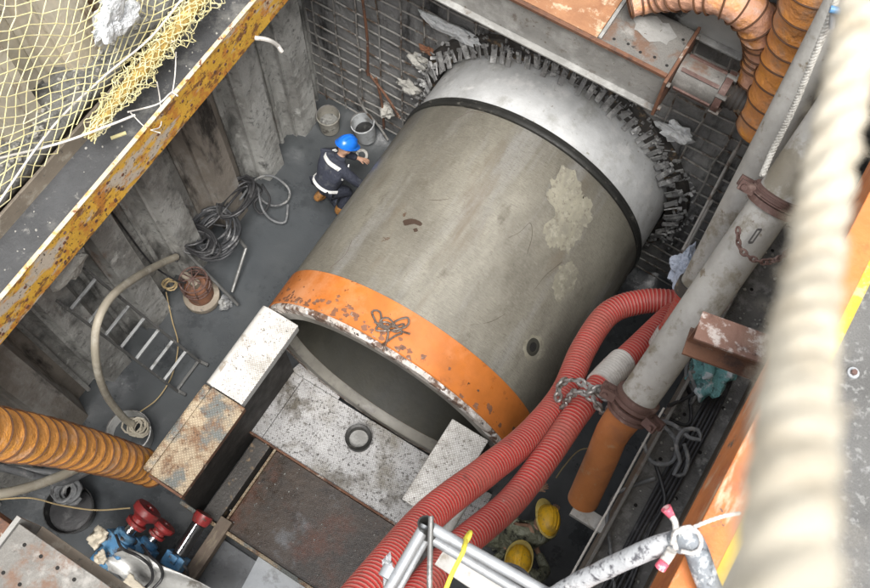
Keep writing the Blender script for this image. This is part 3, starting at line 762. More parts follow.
# mortar lumps clinging at the ring
def lump(name, c, r, m, parent=None, seed=0, sq=(1, 1, 1), amp=.35, sub=2):
    bm = bmesh.new(); bmesh.ops.create_icosphere(bm, subdivisions=sub + 1, radius=1)
    for v in bm.verts:
        d = 1 + amp * noise.noise(v.co * 1.6 + Vector((seed, 0, seed))) * 1.6 + amp * .5 * noise.noise(v.co * 5 + Vector((seed, 3, 1)))
        v.co = Vector((v.co.x * sq[0], v.co.y * sq[1], v.co.z * sq[2])) * r * d
    me = bpy.data.meshes.new(name); bm.to_mesh(me); bm.free()
    me.materials.append(m)
    o = bpy.data.objects.new(name, me); o.location = Vector(c) - parent_loc(parent); col.objects.link(o)
    if parent: o.parent = parent
    return o
for i, (px, py, rr, m_, lb) in enumerate(((420, 62, .10, 'foam', 'pale mortar lump stuck beside the seal flaps at upper left'), (409, 88, .11, 'foam', 'pale mortar lump low on the left of the seal flaps'), (676, 133, .14, 'plastic_sheet', 'crumpled pale film caught right of the seal flaps'), (427, 50, .06, 'pump', 'small reddish chunk above the seal flaps on the wall'))):
    tag(lump('mortar_lump', at(px, py, y=5.98), rr, M[m_], seed=i * 3.1, sq=(1.3, .5, .9), amp=.6), lb, 'mortar lump' if m_ != 'plastic_sheet' else 'plastic film')
tag(lump('foam_slab', at(452, 30, y=6.0), .2, M['plastic_sheet'], seed=9.3, sq=(1.75, .3, .42), amp=.35), 'long white foam scrap stuck on the rebar wall above the seal ring', 'foam scrap')

# ================================================================== JACKING FRAME
t = thing('jacking_frame', (0, 1.3, 0), 'steel jacking frame with white side boxes and tread-plate deck before the pipe mouth', 'jacking frame')
def slab(name, m, quad, z, th, parent=t, bevel=.006, **k):
    mb = MB(); n_ = len(quad)
    mb.add([(x, y, z) for x, y in quad] + [(x, y, z - th) for x, y in quad], [tuple(range(n_)), tuple(range(n_, 2 * n_))[::-1]] + [(i, i + n_, (i + 1) % n_ + n_, (i + 1) % n_) for i in range(n_)])
    return mb.build(name, m, parent, bevel=bevel, **k)
ZB = 2.5
# left side box: white part and rusty part
b = MB(); b.box((-1.46, 1.345, ZB - .02), (-1.06, 2.36, ZB)); b.build('side_box_top', M['white_tread'], t, bevel=.012, label='white speckled tread-plate cover of the left side box')
b = MB(); b.box((-1.45, 1.345, ZB - .15), (-1.425, 2.355, ZB - .022)); b.box((-1.09, 1.345, ZB - .15), (-1.065, 2.355, ZB - .022)); b.box((-1.424, 2.33, ZB - .15), (-1.091, 2.354, ZB - .022)); b.build('side_box', M['side_paint'], t, bevel=.006)
b = MB(); b.lathe([(.0, 0), (.055, 0), (.055, 1.0), (0, 1.0)], (-1.465, 1.35, ZB - .05), (0, 1, 0), 12); b.build('rounded_edge', M['white_steel'], t, smooth=True)
b = MB(); b.box((-1.43, .29, ZB - .03), (-1.01, 1.335, ZB - .01)); b.build('side_box_top', M['rusty_cream'], t, bevel=.008, label='rusty cream tread-plate cover with dark patches at the near end of the left box')
b = MB(); b.box((-1.53, .29, ZB - .10), (-1.435, 1.335, ZB - .02)); b.build('box_edge', M['rusty_cream'], t, bevel=.03)
b = MB(); b.box((-1.42, .29, ZB - .15), (-1.39, 1.335, ZB - .032)); b.box((-1.05, .29, ZB - .13), (-1.02, 1.335, ZB - .032)); b.box((-1.388, .30, ZB - .13), (-1.052, .33, ZB - .032)); b.build('side_box', M['rust'], t, bevel=.004)
# near-black plate added for the shade under the left box
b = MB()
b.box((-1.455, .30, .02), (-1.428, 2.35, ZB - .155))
b.build('shade_wall', M['shade_dark'], t)
# right side box
b = MB(); b.box((.84, 1.40, ZB - .02), (1.27, 2.36, ZB)); b.build('side_box_top', M['white_tread'], t, bevel=.012, label='white tread-plate cover of the right side box beside the red hoses')
b = MB(); b.box((.85, 1.40, ZB - .15), (.875, 2.355, ZB - .022)); b.box((1.235, 1.40, ZB - .15), (1.26, 2.355, ZB - .022)); b.box((.876, 2.33, ZB - .15), (1.234, 2.354, ZB - .022)); b.build('side_box', M['side_paint'], t, bevel=.006)
b = MB(); b.lathe([(0, 0), (.06, 0), (.06, .95), (0, .95)], (1.36, 1.38, ZB - .24), (0, 1, 0), 14); b.build('guide_tube', M['white_steel'], t, smooth=True)
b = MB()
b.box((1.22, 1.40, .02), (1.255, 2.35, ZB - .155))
b.build('shade_wall', M['shade_dark'], t)  # added dark plate, shade under the right box put into its colour
# deck
ZD = .30
slab('deck_plate', M['deck_tread'], [(-1.27, 1.43), (1.5, 1.43), (1.5, 2.34), (-1.27, 2.34)], ZD, .03, label='bright mud-spattered tread plate in front of the pipe mouth')
slab('deck_strip', M['deck_tread'], [(-1.50, 1.43), (-1.275, 1.43), (-1.275, 2.34), (-1.50, 2.34)], ZD + .004, .03)
slab('deck_plate', M['deck_tread'], [(-1.47, 2.345), (-.75, 2.345), (-.75, 2.50), (-1.40, 2.62)], ZD - .01, .03)
slab('deck_plate', M['brown_tread'], [(-1.02, .30), (1.5, .30), (1.5, 1.40), (-1.02, 1.40)], ZD + .01, .03, label='wet rusty brown tread plate at the near half of the deck')
b = MB(); b.box((-1.62, 1.402, ZD - .12), (1.5, 1.428, ZD + .05)); b.build('cross_angle', M['rust'], t)
b = MB(); b.box((-1.05, .30, ZD - .1), (-1.022, 1.40, ZD + .05)); b.build('cross_angle', M['rusty_cream'], t)
b = MB(); b.box((-1.34, .31, ZD - .25), (-1.12, 1.40, ZD + .02)); b.build('rail', M['dark_steel'], t, bevel=.01)
b = MB(); b.box((-1.62, .255, ZD - .2), (1.5, .298, ZD + .09)); b.build('cross_angle', M['rusty_cream'], t, bevel=.004)
b = MB(); b.box((-1.43, .262, ZB - .17), (-1.02, .285, ZB - .05)); b.build('cross_angle', M['rust'], t)
b = MB()
for xx in (-1.25, -.4, .4, 1.2): b.box((xx - .08, .3, .02), (xx + .08, 2.3, ZD - .035))
b.build('bearer', M['dark_steel'], t)
# bent hose clamp debris on deck
t2 = thing('steel_pot', at(359, 440, z=ZD), 'round black steel pot with pale sludge inside standing on the deck', 'pot')
pc = at(359, 440, z=ZD + .01)
b = MB(); b.lathe([(.10, .005), (.155, .0), (.165, .15), (.158, .16), (.125, .15), (.115, .02)], pc, (0, 0, 1), 28); b.build('wall', M['gasket'], t2, smooth=True)
b = MB(); b.lathe([(0, .05), (.06, .045), (.12, .04)], pc, (0, 0, 1), 20); b.build('sludge', M['steel_light'], t2, smooth=True)

# floor in front of the deck
b = MB(); b.box((-1.15, -2.5, .03), (1.6, .2, .12)); tag(b.build('floor_plate', M['slab_wet'], bevel=.006), 'smooth wet dark steel plate on the pit floor below the deck', 'floor plate')
q = [at(262, 550, z=.125), at(300, 568, z=.125), at(330, 610, z=.125), at(230, 610, z=.125)]
b = MB(); b.add(q + [p - Vector((0, 0, .012)) + Vector((0, 0, .008)) for p in q], ((0, 1, 2, 3), (7, 6, 5, 4), (0, 4, 5, 1), (1, 5, 6, 2), (2, 6, 7, 3), (3, 7, 4, 0)))
tag(b.build('pale_plate', M['slab_pale']), 'pale grey painted plate lying on the wet floor plate', 'plate')
# timber bearer beside the jacks
a_, c_ = at(228, 520, z=.35), at(180, 592, z=.35)
b = MB(); b.bar(a_, c_, .16, .16); tag(b.build('timber_bearer', M['timber'], bevel=.01), 'dark wet timber bearer beside the single blue jack', 'timber')

# ================================================================== BLUE JACKS
def jack(p0, p1, label, scale=1.0, rod=False):
    """ram from p0 (base) to p1 (red head)"""
    p0, p1 = Vector(p0), Vector(p1)
    t = thing('hydraulic_jack', p0, label, 'jack', 'blue hydraulic jacks')
    d = (p1 - p0).normalized(); L = (p1 - p0).length
    side = d.cross(Vector((0, 0, 1))).normalized()
    s = scale
    mb = MB()
    if rod:
        mb.bar(p0 - d * .02, p0 + d * .16 * s, .26 * s, .24 * s)
        mb.build('body', M['blue'], t, bevel=.012)
        mb = MB(); mb.lathe([(0, .165 * s), (.085 * s, .165 * s), (.085 * s, L - .14 * s), (0, L - .14 * s)], p0, d, 18); mb.build('barrel', M['black_plastic'], t, smooth=True)
        mb = MB(); q = p0 + Vector((0, 0, .09 * s)) - side * .0; mb.lathe([(0, .17 * s), (.03, .17 * s), (.03, L - .15 * s), (0, L - .15 * s)], q, d, 14); mb.build('rod', M['chrome'], t, smooth=True)
        mb = MB(); mb.lathe([(0, L - .13 * s), (.10 * s, L - .13 * s), (.12 * s, L - .06 * s), (.115 * s, L), (0, L)], p0, d, 20); mb.build('head', M['red'], t, smooth=True)
        mb = MB(); mb.bar(p0 + d * .02 + Vector((0, 0, .14 * s)), p0 + d * .12 + Vector((0, 0, .14 * s)), .1, .06); mb.build('port_block', M['blue'], t, bevel=.008)
    else:
        mb.lathe([(0, 0), (.12 * s, 0), (.13 * s, .02), (.13 * s, L * .55), (.10 * s, L * .58), (0, L * .58)], p0, d, 20)
        mb.build('barrel', M['blue'], t, smooth=True)
        mb = MB(); mb.bar(p0 + d * .28 * L, p0 + d * .48 * L, .34 * s, .28 * s); mb.build('body', M['blue'], t, bevel=.015)
        mb = MB(); mb.lathe([(0, L * .58), (.065 * s, L * .58), (.065 * s, L * .75), (0, L * .75)], p0, d, 16); mb.build('rod', M['chrome'], t, smooth=True)
        mb = MB(); mb.lathe([(0, L * .70), (.12 * s, L * .70), (.125 * s, L * .76), (.09 * s, L * .77), (.09 * s, L * .82), (.165 * s, L * .90), (.17 * s, L * .97), (.155 * s, L), (.06 * s, L), (.055 * s, L * .97), (0, L * .97)], p0, d, 28); mb.build('head', M['red'], t, smooth=True)
        mb = MB()
        for sg in (-1, 1):
            q = p0 + d * .36 * L + side * sg * .12 * s + Vector((0, 0, .13 * s)); mb = MB(); mb.lathe([(0, .05), (.03, .05), (.035, 0), (.035, -.02)], q, (0, 0, 1), 10); mb.build('port', M['dark_steel'], t)
    return t
jack(at(98, 566, z=.75), at(150, 508, z=.95), 'tallest blue hydraulic jack with flared red head behind the zinc sheet', 1.0)
jack(at(131, 564, z=.60), at(166, 524, z=.72), 'squat blue hydraulic jack with brownish red head between its two neighbours', .85)
jack(at(172, 566, z=.62), at(205, 514, z=.75), 'blue hydraulic jack with bright chrome rod and dark red head', .95, rod=True)
# hydraulic lines
for pts, lb in ((((116, 535, 1.05), (122, 548, 1.15), (138, 556, 1.2), (150, 566, 1.1), (152, 580, 1.0), (140, 592, 1.0)), 'thin black hydraulic line looping off the tallest blue jack'), (((142, 545, .9), (150, 556, 1.1), (160, 566, 1.1), (162, 578, 1.0), (150, 592, 1.0)), 'thin black hydraulic line curving off the squat blue jack'), (((184, 565, .85), (188, 575, .8), (182, 590, .6)), 'short black hydraulic line below the jack with the chrome rod')):
    b = MB(); b.tube(crom([at(*p[:2], z=p[2]) for p in pts], .04), .017, 8); tag(b.build('hydraulic_line', M['cable'], smooth=True), lb, 'hose', 'hydraulic lines on the jacks')
# bent zinc sheet
def sheet(name, pix, m, th=.008, wob=.05, n=14, label='', cat='', seed=0, rows=6):
    """quad of (px,py,z) corners: a,b,c,d ; wobbly sheet"""
    A, B_, C_, D_ = [at(p[0], p[1], z=p[2]) for p in pix]
    mb = MB(); vs = []
    for j in range(rows + 1):
        for i in range(n + 1):
            u, v = i / n, j / rows
            p = A.lerp(B_, u).lerp(D_.lerp(C_, u), v)
            p = p + Vector((0, 0, 1)) * wob * noise.noise(Vector((u * 3 + seed, v * 3, seed))) + Vector((1, 1, 0)) * wob * .5 * noise.noise(Vector((u * 4, v * 4 + seed, 2)))
            vs.append(p)
    fs = [(j * (n + 1) + i, j * (n + 1) + i + 1, (j + 1) * (n + 1) + i + 1, (j + 1) * (n + 1) + i) for j in range(rows) for i in range(n)]
    mb.add(vs, fs); o = mb.build(name, m, smooth=True)
    s_ = o.modifiers.new('thick', 'SOLIDIFY'); s_.thickness = th
    tag(o, label, cat); return o
sheet('zinc_sheet', ((98, 562, .8), (128, 548, 1.15), (235, 600, .9), (150, 604, .5)), M['sheet'], wob=.12, label='bent pale zinc sheet lying in front of the blue jacks', cat='metal sheet')
sheet('scrap_board', ((86, 540, .9), (98, 524, .95), (108, 532, 1.1), (94, 550, 1.0)), M['paper'], th=.03, wob=.05, label='torn cream board wedged left of the blue jacks', cat='board', seed=3)
sheet('scrap_board', ((94, 558, 1.05), (103, 548, 1.1), (106, 560, 1.0), (99, 566, 1.0)), M['paper'], th=.03, wob=.05, label='small crumpled white board scrap on the zinc sheet edge', cat='board', seed=5)
sheet('scrap_board', ((120, 585, 1.2), (130, 574, 1.25), (146, 590, 1.1), (132, 597, 1.1)), M['paper'], th=.03, wob=.04, label='cream board scrap lying at the foot of the zinc sheet', cat='board', seed=8)

# ================================================================== LADDER
t = thing('ladder', (-2.6, 1.6, 0), 'muddy aluminium ladder with eight pale rungs leaning against the left sheet piles', 'ladder')
base = Vector((-2.62, 0, .02)); top = Vector((-3.27, 0, 2.40))
lad_d = (top - base)
ys0, ys1 = (1.40, 1.87), (1.22, 1.66)
for s_ in (0, 1):
    b = MB(); e0 = base + Vector((0, ys0[s_], 0)) - lad_d * .04; e1 = top + Vector((0, ys1[s_], 0)) + lad_d * .08
    b.bar(e0, e1, .028, .065, up=(1, 0, .25)); b.build('rail', M['rail_dark'], t, bevel=.004)
for k in range(8):
    f = k / 7.15 + .01
    a_ = base + lad_d * f + Vector((0, ys0[0] + (ys1[0] - ys0[0]) * f, 0)); c_ = base + lad_d * f + Vector((0, ys0[1] + (ys1[1] - ys0[1]) * f, 0))
    b = MB(); b.bar(a_, c_, .035, .03); b.build('rung', M['alu' if k else 'rail_dark'], t, bevel=.003)
for s_ in (0, 1):
    b = MB(); e0 = base + Vector((0, ys0[s_], 0)); b.bar(e0 + Vector((-.02, 0, 0)), e0 + Vector((.13, .01, .02)), .04, .04); b.build('foot', M['rail_dark'], t, bevel=.004)

tag(lump('foam_block', at(68, 268, x=-3.12), .2, M['foam'], seed=4.4, sq=(.5, 1.0, .8), amp=.4), 'pale crumbling foam block stuck on the sheet piles above the ladder', 'foam block')

# ================================================================== DUCTS
def duct(name, pts, rad, rib, m, label, seed=0, wr=.05, wire=.008, group='orange ventilation ducts', sag=.07, rimend=False):
    path = resample(crom(pts, .03), .03)
    n_ = len(path)
    t = thing(name, path[0], label, 'duct', group)
    L = (n_ - 1) * .03
    rr = []
    for i in range(n_):
        f = i / (n_ - 1)
        r_ = rad[0] + (rad[1] - rad[0]) * f
        ph = (i * .03 / rib) % 1.0
        rr.append(r_ * (1 - sag * math.sin(math.pi * ph) ** .8))
    seg = 40
    mb = MB(); mb.tube(path, rr, seg, caps=False)
    for idx in range(len(mb.v)):
        i = idx // seg; k = idx % seg
        a = 2 * math.pi * k / seg; c = path[i]
        q = Vector((math.cos(a) * 1.6, math.sin(a) * 1.6, i * .03 * 2.2 + seed))
        d = noise.noise(q * 1.3) * wr + noise.noise(q * 3.3 + Vector((0, 0, i * .1))) * wr * .5
        ph = (i * .03 / rib) % 1.0
        mb.v[idx] = c + (mb.v[idx] - c) * (1 + d * (.35 + .65 * math.sin(math.pi * ph)))
    o = mb.build('fabric', m, t, smooth=True)
    s_ = o.modifiers.new('thick', 'SOLIDIFY'); s_.thickness = .006
    # rings of spring wire
    mb = MB()
    k = 0
    while k * rib < L:
        i = min(n_ - 2, int(k * rib / .03)); c = path[i]
        tg = (path[i + 1] - path[max(0, i - 1)]).normalized()
        r_ = rad[0] + (rad[1] - rad[0]) * i / (n_ - 1)
        tg = (tg + Vector((.0, .06 * math.sin(k * 2.1 + seed), .08 * math.cos(k * 1.3 + seed)))).normalized()
        mb.ring(c, r_ * 1.003, wire, tg, 36, 6)
        k += 1
    mb.build('spring_wire', M['duct_wire'], t, smooth=True)
    return t
duct('ventilation_duct', [at(-45, 426, z=5.6), at(0, 434, z=5.0), at(55, 443, z=4.0), at(105, 455, z=2.9), at(135, 464, z=2.1), at(154, 470, z=1.75)], (.205, .19), .205, M['duct_b'], 'bright orange ribbed duct slanting down on the left behind the white side box', seed=1, wr=.05)
duct('ventilation_duct', [at(835, -60, z=6.6), at(818, -10, z=6.2), at(798, 45, z=5.6), at(780, 95, z=5.1), at(764, 132, z=4.7)], (.255, .265), .20, M['duct'], 'broad orange ribbed duct hanging beside the grey pipes at top right', seed=5, wr=.03, sag=.05)
duct('ventilation_duct', [at(630, 5, z=5.28), at(655, -2, z=5.35), at(690, -6, z=5.6), at(728, 0, z=5.7), at(758, 22, z=5.55), at(768, 52, z=5.2), at(762, 82, z=4.9), at(762, 108, z=4.6)], (.115, .24), .115, M['duct_pink'], 'crumpled narrower orange duct curling over the strut with its open end on it', seed=9, wr=.09, wire=.009, sag=.1)

# ================================================================== RED HOSES
def red_hose(pts, r, label, m, seg=20):
    path = resample(crom([at(p[0], p[1], z=p[2]) for p in pts], .01), .0085)
    rr = [r * (1 + .03 * math.cos(2 * math.pi * i * .0085 / .034)) for i in range(len(path))]
    mb = MB(); mb.tube(path, rr, seg)
    return tag(mb.build('suction_hose', m, smooth=False), label, 'hose', 'red ribbed suction hoses')
def smooth_all(o):
    for p in o.data.polygons: p.use_smooth = True
    return o
hA = [(325, 640, 6.9), (375, 578, 6.5), (430, 515, 5.9), (485, 472, 5.4), (528, 437, 5.0), (563, 395, 4.65), (583, 350, 4.4), (608, 314, 4.25), (640, 302, 4.2), (672, 302, 4.2), (700, 310, 4.1)]
hB = [(388, 640, 6.6), (420, 592, 6.3), (458, 548, 5.9), (510, 503, 5.4), (548, 455, 5.1), (578, 412, 4.9), (608, 376, 4.7), (640, 345, 4.5), (668, 318, 4.3), (690, 300, 4.0)]
smooth_all(red_hose(hA, .109, 'red ribbed hose looping widest in an arch beside the big pipe', M['red_hose']))
smooth_all(red_hose(hB, .101, 'red ribbed hose with wide white tape band, lower of the long pair', M['red_hose']))
hC = [(692, 294, 5.0), (676, 325, 4.8), (660, 352, 4.6), (647, 380, 4.4), (641, 398, 4.25)]
smooth_all(red_hose(hC, .112, 'smooth pinkish red hose joined to the slimmer grey pipe end', M['red_hose_soft']))
def wrap_at(pts, i0, i1, r, name, label, m):
    path = resample(crom([at(p[0], p[1], z=p[2]) for p in pts], .01), .01)
    def near(px, py):
        best = 0; bd = 1e9
        for i, p in enumerate(path):
            d = p - CAM; z_ = d.dot(FW); q = (435 + F_PX * d.dot(RT) / z_, 294 - F_PX * d.dot(UP) / z_)
            e = (q[0] - px) ** 2 + (q[1] - py) ** 2
            if e < bd: bd = e; best = i
        return best
    a, c = sorted((near(*i0), near(*i1)))
    seg = path[a:c + 1]
    mb = MB(); mb.tube(seg, [r * (1 + .03 * noise.noise(Vector((i * .9, 0, r)))) for i in range(len(seg))], 20)
    return tag(mb.build(name, m, smooth=True), label, 'tape')
wrap_at(hB, (600, 385), (622, 360), .118, 'tape_wrap', 'wide white tape band on the lower red hose', M['tape'])
wrap_at(hC, (664, 330), (656, 345), .122, 'tape_wrap', 'narrow white tape patch on the pinkish hose under the grey pipe', M['tape'])

# ================================================================== GREY PIPES
def cyl_path(mb, pts, r, seg=28): return mb.tube(crom(pts, .1), r, seg)
bp = [at(629, 402, z=5.35), at(660, 352, z=5.75), at(700, 292, z=6.2), at(770, 190, z=6.75), at(835, 100, z=7.1), at(900, 10, z=7.4)]
ln = [bp[0], bp[-1]]
t = thing('slurry_pipe', bp[0], 'thick cement-caked grey pipe slanting up beside the blurred rope, strapped by a rusty clamp', 'pipe')
A0 = at(633, 405, z=5.4); A1 = at(778, 196, z=6.7); dA = (A1 - A0)
b = MB(); b.tube([A0 + dA * (i / 20) for i in range(0, 45)], .140, 36); b.build('barrel', M['grey_pipe'], t, smooth=True)
# clamp collar on the pipe near the middle
def collar(mb, c, d, r, wd=.08):
    d = d.normalized(); mb.lathe([(r, -wd / 2), (r + .025, -wd / 2 + .005), (r + .025, -.012), (r + .012, -.008), (r + .012, .008), (r + .025, .012), (r + .025, wd / 2 - .005), (r, wd / 2)], c, d, 32)
def lugs(mb, c, d, r, side):
    d = d.normalized(); s_ = (side - d * side.dot(d)).normalized(); u_ = d.cross(s_)
    for k in (-1, 1):
        mb.bar(c + s_ * (r + .0) + u_ * k * .05, c + s_ * (r + .11) + u_ * k * .05, .07, .035, up=u_)
    mb.lathe([(0, -.1), (.02, -.1), (.02, .1), (0, .1)], c + s_ * (r + .08), u_, 10)
pc = at(772, 205, z=6.78); pc = A0 + dA * ((pc - A0).dot(dA) / dA.length_squared)
b = MB(); collar(b, pc, dA, .141, .12); collar(b, pc + dA.normalized() * .02, dA, .150, .05); lugs(b, pc, dA, .145, Vector((-1, .2, .4))); b.build('clamp', M['clamp'], t, smooth=True)
b = MB(); collar(b, A0 + dA.normalized() * .05, dA, .141, .09); collar(b, A0 - dA.normalized() * .05, dA, .137, .08); lugs(b, A0, dA, .145, Vector((-1, .1, .3))); lugs(b, A0, dA, .145, Vector((1, -.1, .5))); b.build('clamp', M['clamp'], t, smooth=True)
# shackle and hanging pin
b = MB(); q = at(755, 236, d=(pc - CAM).dot(FW) - .155); dn = dA.normalized(); e = RT
for s_ in (-1, 1): b.bar(q + e * s_ * .013 - dn * .05, q + e * s_ * .013 + dn * .05, .010, .012)
b.bar(q - dn * .05 - e * .013, q - dn * .05 + e * .013, .01, .012); b.bar(q + dn * .05 - e * .013, q + dn * .05 + e * .013, .01, .012)
b.build('shackle', M['dark_steel'], t)

t = thing('slurry_pipe', at(690, 290, z=5.05), 'slimmer pale grey pipe lying left of the thick grey pipe', 'pipe')
B0 = at(693, 291, z=5.05); B1 = at(748, 186, z=5.9); dB = B1 - B0
b = MB(); b.tube([B0 + dB * (i / 10) for i in range(0, 26)], .125, 30); b.build('barrel', M['grey_pipe'], t, smooth=True)
b = MB(); b.tube([B0 - dB.normalized() * .03, B0 + dB.normalized() * .07], .145, 28); b.build('end_collar', M['dark_steel'], t, smooth=True)

t = thing('vent_pipe', at(585, 500, z=4.5), 'muted orange pipe end hanging below the thick grey pipe over the right beam', 'pipe')
pts = [A0 - dA.normalized() * .04, at(613, 432, z=5.15), at(600, 462, z=4.85), at(583, 500, z=4.45)]
b = MB(); pth = crom(pts, .04); b.tube(pth, [.136 - .012 * min(1, i / 8) for i in range(len(pth))], 30); b.build('barrel', M['orange_pipe'], t, smooth=True)
b = MB(); b.bar(at(573, 508, z=4.32), at(605, 528, z=4.32), .12, .07); tag(b.build('angle_bracket', M['white_steel'], bevel=.004), 'pale steel angle bracket under the orange pipe end on the beam', 'bracket')

# rust stub beam
t = thing('beam_stub', at(730, 330, z=7.2), 'rusty white-spotted beam stub jutting over the thick grey pipe', 'beam')
z1 = 7.35
q = [at(703, 311, z=z1), at(775, 337, z=z1), at(765, 368, z=z1), at(694, 338, z=z1)]
m_r = mat('rust_spotted', (0.20, 0.11, 0.08), [((.52, .46, .42), 13, .5, .6), ((.08, .04, .03), 8, .58, .66)], rough=.7, bump=(40, .6, .01))
M['stub'] = m_r
far = (q[1] - q[0]).normalized() * .7
b = MB(); vs = [q[0], q[0] + far, q[3] + far, q[3]]
b.add([v for v in vs] + [v - Vector((0, 0, .02)) for v in vs], ((0, 1, 2, 3), (7, 6, 5, 4), (0, 4, 5, 1), (1, 5, 6, 2), (2, 6, 7, 3), (3, 7, 4, 0))); b.build('flange', m_r, t)
mid0 = (q[0] + q[3]) / 2; b = MB(); b.bar(mid0 - Vector((0, 0, .13)), mid0 + far - Vector((0, 0, .13)), .02, .215); b.build('web', M['rust'], t)
b = MB(); vv = [v - Vector((0, 0, .25)) for v in vs]; b.add(vv + [v - Vector((0, 0, .02)) for v in vv], ((0, 1, 2, 3), (7, 6, 5, 4), (0, 4, 5, 1), (1, 5, 6, 2), (2, 6, 7, 3), (3, 7, 4, 0))); b.build('flange', M['rust'], t)

# ------------------------------------------------------------------ chains
def chain(pts, ll, wr, m, label, name='chain', group='rusty chains', jit=0):
    path = resample(crom(pts, .01), ll * .72)
    mb = MB()
    for i in range(len(path) - 1):
        c = (path[i] + path[i + 1]) / 2; d = (path[i + 1] - path[i]).normalized()
        u = d.orthogonal().normalized(); v = d.cross(u)
        ang = (i % 2) * math.pi / 2 + rnd.uniform(-.3, .3)
        s_ = u * math.cos(ang) + v * math.sin(ang)
        n_ = 12; lp = []
        for k in range(n_):
            a = 2 * math.pi * k / n_
            lp.append(c + d * (math.cos(a) * ll * .5) + s_ * (math.sin(a) * ll * .32))
        mb.tube(lp, wr, 6, closed=True)
    return tag(mb.build(name, m, smooth=True), label, 'chain', group)
dd = (pc - CAM).dot(FW)
chain([at(738, 228, d=dd - .2), at(739, 246, d=dd - .19), at(748, 256, d=dd - .2), at(762, 262, d=dd - .2), at(778, 259, d=dd - .17), at(790, 250, d=dd - .1)], .05, .0075, M['clamp'], 'small rusty chain draped across the thick grey pipe below its clamp')
hz = 5.0
chain([at(558, 400, z=4.95), at(560, 384, z=5.05), at(572, 380, z=5.15), at(585, 384, z=5.2), at(596, 392, z=5.2), at(606, 398, z=5.2), at(616, 396, z=5.3), at(625, 398, z=5.5)], .075, .013, M['chain_grey'], 'grey chain lashed around both red hoses by the pipe clamp')
chain([at(562, 408, z=4.85), at(575, 392, z=5.16), at(592, 398, z=5.22), at(604, 414, z=5.1), at(612, 400, z=5.3), at(600, 388, z=5.25), at(586, 394, z=5.3)], .075, .013, M['chain_grey'], 'second grey chain tangled on the red hoses, hanging lower')

# twisted rope along the grey pipes
def twist_rope(path_pts, r, pitch, m, name, label, seg=8, strands=3, sample=.01, cat='rope', group=None):
    path = resample(crom(path_pts, sample), sample)
    mb = MB()
    for s_ in range(strands):
        pts = []
        u = None
        for i, p in enumerate(path):
            tg = (path[min(i + 1, len(path) - 1)] - path[max(i - 1, 0)]).normalized()
            if u is None: u = tg.orthogonal().normalized()
            u = (u - tg * u.dot(tg)).normalized(); v = tg.cross(u)
            a = 2 * math.pi * (s_ / strands + i * sample / pitch)
            pts.append(p + (u * math.cos(a) + v * math.sin(a)) * r * (.52 if seg < 12 else .40))
        if seg >= 12:
            pts = [p + Vector((noise.noise(p * 60), noise.noise(p * 60 + Vector((7, 0, 0))), 0)) * r * .16 for p in pts]
            for k in range(0, len(pts) - 1, 1):
                for _ in range(2):
                    dv = Vector((rnd.uniform(-1, 1), rnd.uniform(-1, 1), rnd.uniform(-1, 1))).normalized()
                    mb.tube([pts[k], pts[k] + dv * r * rnd.uniform(.8, 1.25), pts[k] + dv * r * 1.2 + Vector((rnd.uniform(-.4, .4), rnd.uniform(-.4, .4), rnd.uniform(-.4, .4))) * r], .00025, 3)
        mb.tube(pts, r * (.54 if seg < 12 else .76), seg)
    return tag(mb.build(name, m, smooth=True), label, cat, group)
def onA(px, py, off):   # just over the thick pipe
    return at(px, py, z=off)
twist_rope([at(845, -30, z=8.1), at(832, 12, z=7.95), at(812, 62, z=7.65), at(796, 102, z=7.35), at(783, 130, z=7.12), at(772, 152, z=6.98), at(762, 176, z=6.9)], .02, .07, M['rope_grey'], 'twisted_rope', 'thin grey twisted rope running down along the thick grey pipe')
twist_rope([at(664, 408, z=4.75), at(640, 450, z=4.68), at(610, 506, z=4.62), at(588, 545, z=4.60), at(566, 585, z=4.6)], .010, .04, M['string'], 'thin_rope', 'taut thin white rope along the inner edge of the right beam', sample=.01)
# thick blurred rope in the foreground
def D(px, py, d): return at(px, py, d=d)
twist_rope([D(886, -160, .72), D(866, -20, .63), D(842, 110, .56), D(819, 230, .50), D(803, 350, .40), D(793, 460, .31), D(784, 570, .262), D(778, 700, .22)], .0124, .080, M['rope_thick'], 'thick_rope', 'thick cream rope hanging blurred right in front of the viewer', seg=16, sample=.004)

# blue and silver hook at the top
t = thing('shackle', at(838, 15, z=8.0), 'small shackle with blue pin at the head of the thin twisted rope', 'shackle')
b = MB(); b.tube([at(833, 8, z=8.05), at(832, 28, z=7.95)], .018, 10); b.tube([at(840, 10, z=8.05), at(838, 30, z=7.95)], .014, 10); b.build('bow', M['galv'], t, smooth=True)
b = MB(); b.tube([at(830, 9, z=8.08), at(844, 12, z=8.08)], .020, 10); b.build('pin', M['blue'], t, smooth=True)

# ================================================================== RIGHT CABLES
cz_ = 4.375
for i in range(5):
    off = i * 5 - 9
    pts = [(738 + off * .5, 350), (706 + off * .8, 415), (672 + off, 478), (640 + off, 535), (612 + off, 590), (596 + off, 625)]
    b = MB(); b.tube(crom([at(px + rnd.uniform(-1.5, 1.5), py, z=cz_ + .012 + .012 * (i % 2)) for px, py in pts], .08), .017, 8)
    tag(b.build('power_cable', M['cable'], smooth=True), ['straight black cable nearest the pit in the right beam trough', 'second straight black cable from the pit in the right beam trough', 'middle straight black cable in the right beam trough', 'fourth straight black cable from the pit in the right beam trough', 'straight black cable nearest the outer flange of the right beam'][i], 'cable', 'black power cables in the right beam trough')
def loop_tangle(pix, r, m, name, label, cat='cable', step=.04, group=None, seg=8):
    mb = MB(); mb.tube(crom([at(*p[:2], z=p[2]) for p in pix], step), r, seg)
    return tag(mb.build(name, m, smooth=True), label, cat, group)
